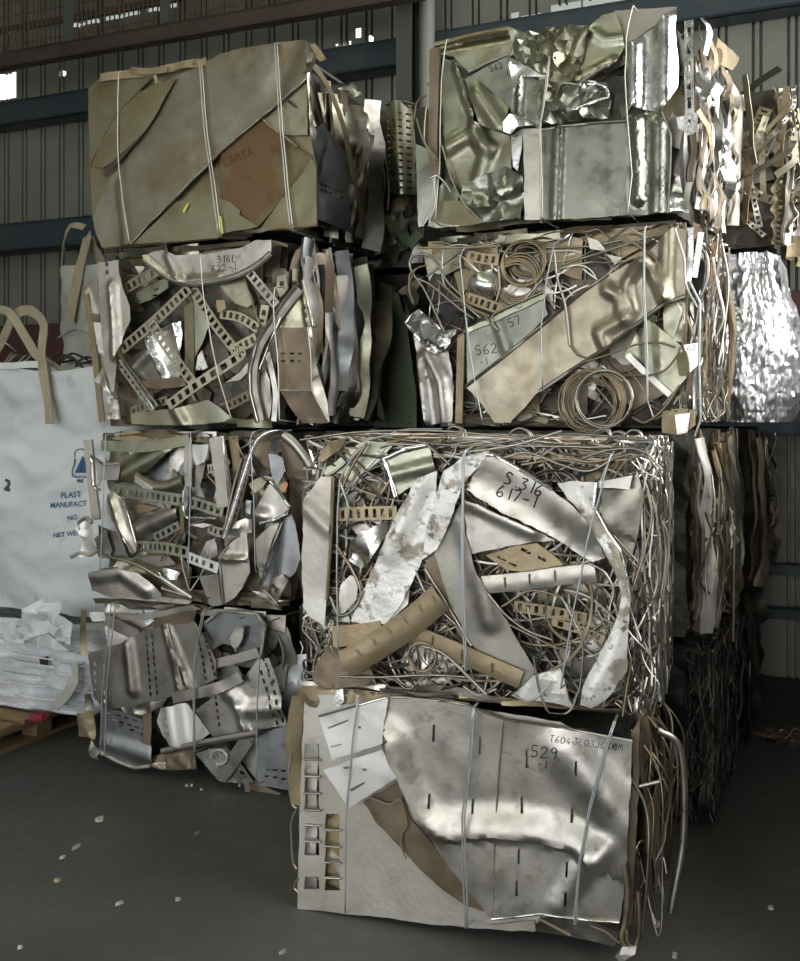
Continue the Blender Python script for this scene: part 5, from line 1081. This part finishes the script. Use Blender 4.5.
# lifting straps
def strap(pts, wid, name='lifting_strap', w=.0, m='strap', face=Vector((0, -1, 0)), wob=.3, roll=0.0):
    P = [b.pt(p[0], p[1], p[2]) for p in pts]
    return b.ribbon(name, P, wid, m, .005, n=30, face=face, wob=wob, roll=roll)
vs = Z(0, 220, 4.37)
strap([(50, 424, -.175), (48, 400, -.175), (44, 372, -.215), (42, 350, -.27), (44, 325, -.30), (34, 312, -.36), (22, 311, -.42), (12, 320, -.48), (4, 338, -.52), (-3, 352, -.56)], .055)
strap([(-6, 309, -.35), (6, 311, -.40), (14, 318, -.42), (26, 338, -.40), (36, 354, -.36), (52, 366, -.33), (70, 379, -.30), (82, 382, -.32), (96, 376, -.4)], .045, roll=.5)
bm = bmesh.new()
b.strip('bag_rim', [(-30, 366, -.26), (10, 366, -.26), (40, 365, -.27), (60, 375, -.29), (80, 386, -.31), (98, 390, -.33)], 5, 'bag_white', 0.0, .008, wob=.5)
for i in range(16):
    x = random.uniform(-10, 80); b.wire([(x, 364 + random.uniform(-3, 4), -.45), (x + 12, 357 + random.uniform(-4, 6), -.5), (x + 28, 362 + random.uniform(-4, 8), -.6)], .006, random.choice(['wire_steel', 'dark_scrap', 'wire_steel']), 0, 'scrap_inside')
b.wire([(4, 342, -.4), (10, 346, -.42), (17, 352, -.45)], .006, 'wire_steel', 0, 'scrap_inside')
# wrapped heap below it, on the pallet
b = Frame('wrapped_bag', 'flattened whitish plastic-wrapped bag with pleats lying on the wooden pallet', 'plastic bag', (OL[0], OL[1], 0), AL)
wb = bag_body(b, -1.30, -.07, .10, 1.25, .128, .575, 'wrap', .014, .04, pleat=.035, ex=4.5, seed=8.1, name='wrapped_body', sag=.0)
b.ribbon('hanging_strap', [b.pt(74, 663, -.06), b.pt(74, 678, -.05), b.pt(68, 692, -.04), b.pt(56, 706, -.05)], .05, 'bag_grey', .006, n=20, wob=.4)
b.sheet('torn_patch', [(39, 658), (48, 656), (48, 666), (40, 665)], 'dark_scrap', -.055, .004)
for i in range(5):
    x = random.uniform(-20, 60); y = random.uniform(645, 695)
    b.wire([(x, y, -.06), (x + 20, y + 4, -.055), (x + 45, y + 7, -.06)], .005, 'wrap', 0, 'fold_ridge')
pb = Frame('plastic_bag', 'crumpled translucent plastic bag bunched up on top of the pleated wrapped bag', 'plastic bag', (OL[0], OL[1], .54), AL)
pb.sheet('crumpled_film', [(24, 626), (34, 606), (46, 598), (60, 600), (70, 612), (80, 628), (76, 645), (60, 640), (50, 632), (36, 636)], 'wrap', .04, .03, 7, .035, facet=.03)
pb.sheet('crumpled_film', [(0, 622), (24, 620), (50, 632), (70, 650), (40, 646), (10, 640), (-6, 636)], 'wrap', .02, .02, 7, .035, facet=.015)
# bag behind and the one that carries it
b = Frame('bulk_bag', 'smaller grey-white bulk bag with tan straps, upper one of the two behind the big bag', 'bulk bag', at(OL, AL, 0, 1.4, 0), AL)
body2 = bag_body(b, -1.62, -.62, .0, .95, 1.36, 2.56, 'bag_grey', .022, .02, seed=6.4, sag=.05)
strap([(70, 322, .05), (72, 305, .05), (75, 288, .045), (79, 270, .03), (84, 250, -.06), (88, 236, -.1), (92, 246, -.14), (97, 256, -.16), (102, 264, -.18)], .07)
strap([(60, 274, -.02), (62, 256, -.1), (64, 242, -.3), (68, 228, -.32), (75, 225, -.35), (84, 227, -.36)], .05, roll=.6)
b.wire([(58, 338, .03), (68, 331, .03), (78, 329, .03), (90, 336, .03)], .006, 'bag_grey', 0, 'fold_ridge')
b = Frame('bulk_bag', 'grey bulk bag on the floor carrying the smaller bag behind the big one', 'bulk bag', at(OL, AL, 0, 1.4, 0), AL)
bag_body(b, -1.64, -.60, .0, .97, .0, 1.355, 'bag_grey', .02, .02, seed=7.4)
# pallet
pal = empty('wooden_pallet', at(OL, AL, -1.03, .25, 0), -AL, 'wooden pallet on the floor under the plastic-wrapped bag', 'pallet')
for k in range(8):
    bm = bmesh.new(); y = -.56 + k * .158; box_bm(bm, (-.6, y, .104), (.6 + random.uniform(-.01, .01), y + .1, .126)); fin(bm, 'deck_board', 'wood', pal)
for x in (-.58, -.04, .5):
    bm = bmesh.new(); box_bm(bm, (x, -.55, .084), (x + .09, .63, .1035)); fin(bm, 'stringer_board', 'wood', pal)
    bm = bmesh.new(); box_bm(bm, (x, -.55, .001), (x + .09, .63, .02)); fin(bm, 'bottom_board', 'wood', pal)
    for y in (-.55, -.16, .24, .53):
        bm = bmesh.new(); box_bm(bm, (x, y, .0205), (x + .09, y + .1, .0835)); fin(bm, 'block', 'wood', pal)
rg = Frame('red_rag', 'small dark red rag on the corner of the pallet', 'rag', (0, 0, 0), 0)
t_ = (1.6 - .15) / ((716 - 410) / 1000); ctr = Vector(((39 - 400) / 1000 * t_, t_, .127)); rg.o.location = ctr
bm = bmesh.new(); bmesh.ops.create_icosphere(bm, subdivisions=3, radius=1)
for v in bm.verts:
    k = 1 + .35 * noise.noise(v.co * 2.2); v.co = Vector((v.co.x * .045 * k, v.co.y * .04 * k, max(.0, v.co.z * .022 * k + .018)))
fin(bm, 'crumpled_cloth', 'red_rag', rg.o)

# ================================================================== the shed
def struct(name, bm, m, label=None, smooth=False):
    o = fin(bm, name, m, None, smooth); o['kind'] = 'structure'
    return o
AW = math.atan(.44); wf = Matrix.Translation((0, 7, 0)) @ Matrix.Rotation(-AW, 4, 'Z'); WF = Frame('x', None, None, (0, 7, 0), AW); bpy.data.objects.remove(WF.o)
bm = bmesh.new()
def wuv(px, py): p = WF.pt(px, py, 0); return p.x, p.z
holes = []
for x0, y0, x1, y1 in ((-6, 72, 16, 101), (1, 55, 7, 62), (60, 70, 66, 76), (356, 28, 361, 38), (368.5, 35, 373.5, 41.5), (347, 41, 351, 45), (341.5, 42.5, 344, 46), (511, 12, 519, 18.5), (336, 44, 338, 46)):
    a = wuv(x0, y1); c = wuv(x1, y0); holes.append((a[0], c[0], a[1], c[1]))
for x0, x1, h_ in ((521, 541, .012), (551, 581, .05), (583, 640, .05)):
    holes.append((wuv(x0, 10)[0], wuv(x1, 10)[0], 4.205, 4.205 + h_))
for x0, x1 in ((70, 100), (104, 140), (147, 178)):
    holes.append((wuv(x0, 30)[0], wuv(x1, 30)[0], 4.73, 4.76))
us = []; u = -5.0
PIT = .2
GR = (.64, .66, .72, .74, .86, .88, .94, .96)
def prof(u):
    f = (u % PIT) / PIT
    for g in (0, 4):
        a0, a1, a2, a3 = GR[g:g + 4]
        if a0 < f < a3:
            return .036 * (min(1, (f - a0) / (a1 - a0)) if f < a2 else max(0, (a3 - f) / (a3 - a2)))
    return 0
k = math.floor(-5 / PIT)
while k * PIT < 5.2:
    us += [k * PIT] + [k * PIT + g * PIT for g in GR]; k += 1
for h_ in holes: us += [h_[0], h_[1]]
us = sorted(us); zs = sorted([0, 1, 2, 3, 4, 6.2] + [z for h_ in holes for z in h_[2:]])
grid = [[bm.verts.new(wf @ Vector((u, prof(u), z))) for z in zs] for u in us]
for i in range(len(us) - 1):
    for j in range(len(zs) - 1):
        cu, cz = (us[i] + us[i + 1]) / 2, (zs[j] + zs[j + 1]) / 2
        if us[i + 1] - us[i] < 1e-6 or zs[j + 1] - zs[j] < 1e-6: continue
        if any(h_[0] < cu < h_[1] and h_[2] < cz < h_[3] for h_ in holes): continue
        bm.faces.new((grid[i][j], grid[i + 1][j], grid[i + 1][j + 1], grid[i][j + 1]))
struct('wall_back', bm, 'wall_sheet')
def girt(name, u0, u1, y0, y1, z0, z1, m, lipd=.04):
    bm = bmesh.new()
    box_bm(bm, (u0, y0, z0), (u1, y1, z0 + .018), wf); box_bm(bm, (u0, y0, z1 - .018), (u1, y1, z1), wf)
    box_bm(bm, (u0, y0, z0), (u1, y0 + .018, z1), wf)
    return struct(name, bm, m)
girt('trim_1', -5, 5, -.20, -.03, 3.94, 4.13, 'girt')
girt('trim_2', -5, 5, -.20, -.03, 2.90, 3.13, 'girt')
girt('trim_3', -5, 5, -.22, -.03, 1.97, 2.29, 'red_girt')
girt('trim_4', -5, 5, -.20, -.03, 1.45, 1.81, 'girt')
for nm, z in (('trim_5', .66), ('trim_6', .40)):
    bm = bmesh.new(); box_bm(bm, (-5, -.14, z - .03), (5, -.03, z + .03), wf); struct(nm, bm, 'girt')
bm = bmesh.new(); cu = wuv(424.5, 40)[0]
box_bm(bm, (cu - .055, -.36, 0), (cu + .05, -.34, 6.2), wf); box_bm(bm, (cu - .055, -.22, 0), (cu + .05, -.20, 6.2), wf); box_bm(bm, (cu - .012, -.35, 0), (cu + .012, -.21, 6.2), wf)
struct('trim_7', bm, 'column_green')
bm = bmesh.new(); tube_bm(bm, [wf @ Vector((cu + .125, -.26, z)) for z in (0, 3, 6.2)], .052, 16); struct('trim_8', bm, 'pipe_pale', smooth=True)
# mesh-sided walkway: brown beam, posts, mesh
BF = Frame('mesh_walkway', 'overhead walkway with brown beam and wire mesh side, upper left', 'walkway', (0, 6.35, 0), R(22.5))
u0, u1 = BF.pt(-60, 60).x, BF.pt(424, 10).x - .02
bm = bmesh.new(); zc = 4.27
box_bm(bm, (u0, 0, zc - .05), (u1, .012, zc + .05)); box_bm(bm, (u0, 0, zc + .035), (u1, .09, zc + .05)); box_bm(bm, (u0, 0, zc - .06), (u1, .09, zc - .045))
fin(bm, 'brown_beam', 'brown_beam', BF.o, False)
for px in (65, 162, 338):
    x = BF.pt(px, 20).x; bm = bmesh.new(); box_bm(bm, (x - .03, .015, zc + .05), (x + .03, .06, 5.6)); fin(bm, 'post', 'column_green', BF.o, False)
bm = bmesh.new(); x = u0
while x < u1:
    box_bm(bm, (x - .004, .05, zc + .06), (x + .004, .058, 5.55)); x += .042
z = zc + .12
while z < 5.55:
    box_bm(bm, (u0, .058, z - .004), (u1, .066, z + .004)); z += .11
fin(bm, 'wire_mesh', 'mesh_steel', BF.o, False)
for z in (4.52, 5.05):
    bm = bmesh.new(); box_bm(bm, (u0, .066, z - .025), (u1, .09, z + .025)); fin(bm, 'rail', 'brown_beam', BF.o, False)
# floor, roof, other walls
bm = bmesh.new(); box_bm(bm, (-9, -8, -.1), (7, 12, 0)); struct('floor', bm, 'floor')
bm = bmesh.new(); box_bm(bm, (-9, -8, 6.2), (7, 12, 6.3)); struct('ceiling', bm, 'ceil')
bm = bmesh.new()
for lo, hi in (((-5.2, -8, 0), (-5.1, 10, .25)), ((-5.2, -8, 3.4), (-5.1, 10, 6.2)), ((-5.2, 1.2, .25), (-5.1, 10, 3.4)), ((-5.2, -8, .25), (-5.1, -5.6, 3.4))): box_bm(bm, lo, hi)  # the gap in this wall is added, to let the left fill in
struct('wall_left', bm, 'concrete')
RX = 3.6
bm = bmesh.new()
box_bm(bm, (RX, -8, 0), (RX + .1, 6, 2.1)); box_bm(bm, (RX, -8, 4.9), (RX + .1, 6, 6.2)); box_bm(bm, (RX, 4.6, 2.1), (RX + .1, 6, 4.9)); box_bm(bm, (RX, -8, 2.1), (RX + .1, -1.4, 4.9))
struct('wall_right', bm, 'concrete')
bm = bmesh.new(); box_bm(bm, (2.0, 1.5, 0), (2.15, 4.7, 1.72)); box_bm(bm, (2.15, 4.6, 0), (2.5, 4.7, 1.72)); box_bm(bm, (2.45, 4.7, 0), (2.6, 5.7, 1.72)); struct('wall_added_shade', bm, 'ceil')  # unseen low wall added to keep daylight off the right-hand floor
bm = bmesh.new()
box_bm(bm, (-5.1, -6.1, 0), (-5.0, -6, 6.2)); box_bm(bm, (-1.0, -6.1, 0), (3.6, -6, 6.2)); box_bm(bm, (-5.0, -6.1, 4.4), (-1.0, -6, 6.2))
struct('wall_front', bm, 'concrete')
# chips and crumbs lying on the floor
def floor_pt(px, py): t = 1600.0 / (py - PY0); return Vector(((px - PX0) / FPX * t, t, 0))
for i, (px, py, s_, lab) in enumerate(((187, 786, .022, 'pale metal chip on the floor nearest the left stack'), (192, 786, .02, 'pale metal chip beside the one nearest the left stack'), (202, 790, .022, 'pale metal chip on the floor in front of the left stack'), (240, 786, .02, 'lone pale chip on the floor, right of three chips by the left stack'),
        (76, 848, .05, 'long pale splinter on the floor at left'), (63, 858, .03, 'short pale splinter below the long one on the floor'), (58, 881, .03, 'orange-brown crumb on the floor at left'), (120, 904, .04, 'thin pale sliver on the floor, centre left foreground'), (178, 900, .025, 'grey crumb on the floor, left of the 529 bale'),
        (100, 820, .05, 'flat pale scrap on the floor behind the dark stain'), (198, 834, .05, 'dull pale splinter on the floor between stain and 529 bale'), (283, 953, .035, 'pale sliver at the bottom edge left of the 529 bale'), (20, 948, .02, 'small pale chip in the bottom left corner'), (657, 925, .04, 'pale scrap on the floor right of the 529 bale'), (675, 957, .03, 'pale chip on the floor in the bottom right foreground'), (771, 909, .025, 'tiny pale chip on the dark floor at far right'))):
    bm = bmesh.new(); n = 7; s_ *= .55; a0 = random.random() * 3; el = .35 if 'spl' in lab or 'sliver' in lab else .8
    pts = [(math.cos(k / n * 6.28) * s_ * random.uniform(.6, 1), math.sin(k / n * 6.28) * s_ * el * random.uniform(.6, 1)) for k in range(n)]
    lo = [bm.verts.new((x, y, 0)) for x, y in pts]; hi = [bm.verts.new((x * .8, y * .8, .006 + random.uniform(0, .006))) for x, y in pts]
    bm.faces.new(lo[::-1]); bm.faces.new(hi)
    for k in range(n): bm.faces.new((lo[k], lo[(k + 1) % n], hi[(k + 1) % n], hi[k]))
    o = fin(bm, 'metal_chip', 'tan' if 'orange' in lab else 'chip', None, False); o.location = floor_pt(px, py); o.rotation_euler = (0, 0, .9 + random.uniform(-.3, .3))
    tag(o, lab, 'metal chip', 'chips on the floor')
hp = Frame('scrap_heap', 'low heap of dark swarf on the floor by the ribbed wall, far right', 'scrap heap', tuple(floor_pt(788, 737)), 0)
bm = bmesh.new(); bmesh.ops.create_icosphere(bm, subdivisions=4, radius=1)
for v in bm.verts:
    k = 1 + .5 * noise.noise(v.co * 3); v.co = Vector((v.co.x * .13 * k, v.co.y * .12 * k, max(0, v.co.z * .05 * k)))
fin(bm, 'swarf', 'brown_dark', hp.o, False)
hp.tangle(10, 0, (-.12, -.1, .01), (.12, .1, .07), (.002, .004), (.1, .25), ('wire_brown',))

# ================================================================== light and camera
w = bpy.data.worlds.new('World'); SC.world = w; w.use_nodes = True
bg = w.node_tree.nodes['Background']; bg.inputs[0].default_value = (.93, .97, 1, 1); bg.inputs[1].default_value = 3.0
def area(name, loc, tgt, sx, sy, power, col):
    l = bpy.data.lights.new(name, 'AREA'); l.shape = 'RECTANGLE'; l.size = sx; l.size_y = sy; l.energy = power; l.color = col
    o = bpy.data.objects.new(name, l); COL.objects.link(o); o.location = loc
    o.rotation_euler = (Vector(tgt) - Vector(loc)).to_track_quat('-Z', 'Y').to_euler(); return o
area('daylight_side_opening', (RX - .05, 1.6, 3.5), (-3, 1.6, 3.2), 5.8, 2.6, 230, (1, .99, .96))
area('daylight_door', (-3, -5.9, 2.2), (-2.2, 0, 2.0), 3.9, 4.2, 85, (1, .985, .95))
area('added_left_fill', (-5.08, -2.2, 1.85), (0, -2.2, 1.75), 6.6, 3.0, 36, (1, .985, .93))  # added fill from out of view, gives the bale fronts brightness to reflect
area('daylight_roof_sheet', (-2.4, 1.0, 6.1), (-2.4, 1.0, 0), 1.2, 5, 50, (.93, 1, .72))
cam = bpy.data.cameras.new('Camera'); co = bpy.data.objects.new('Camera', cam); COL.objects.link(co)
co.location = CAM; co.rotation_euler = (R(90), 0, 0); cam.sensor_fit = 'HORIZONTAL'; cam.sensor_width = 36
cam.lens = 36 * FPX / 800; cam.shift_y = -(480.5 - PY0) / 800
SC.camera = co
vs_ = SC.view_settings; vs_.view_transform = 'Standard'; vs_.look = 'None'; vs_.exposure = 0.0; vs_.gamma = 1; vs_.use_curve_mapping = False
SC.cycles.use_denoising = True
SC.cycles.max_bounces = 8; SC.cycles.sample_clamp_indirect = 6
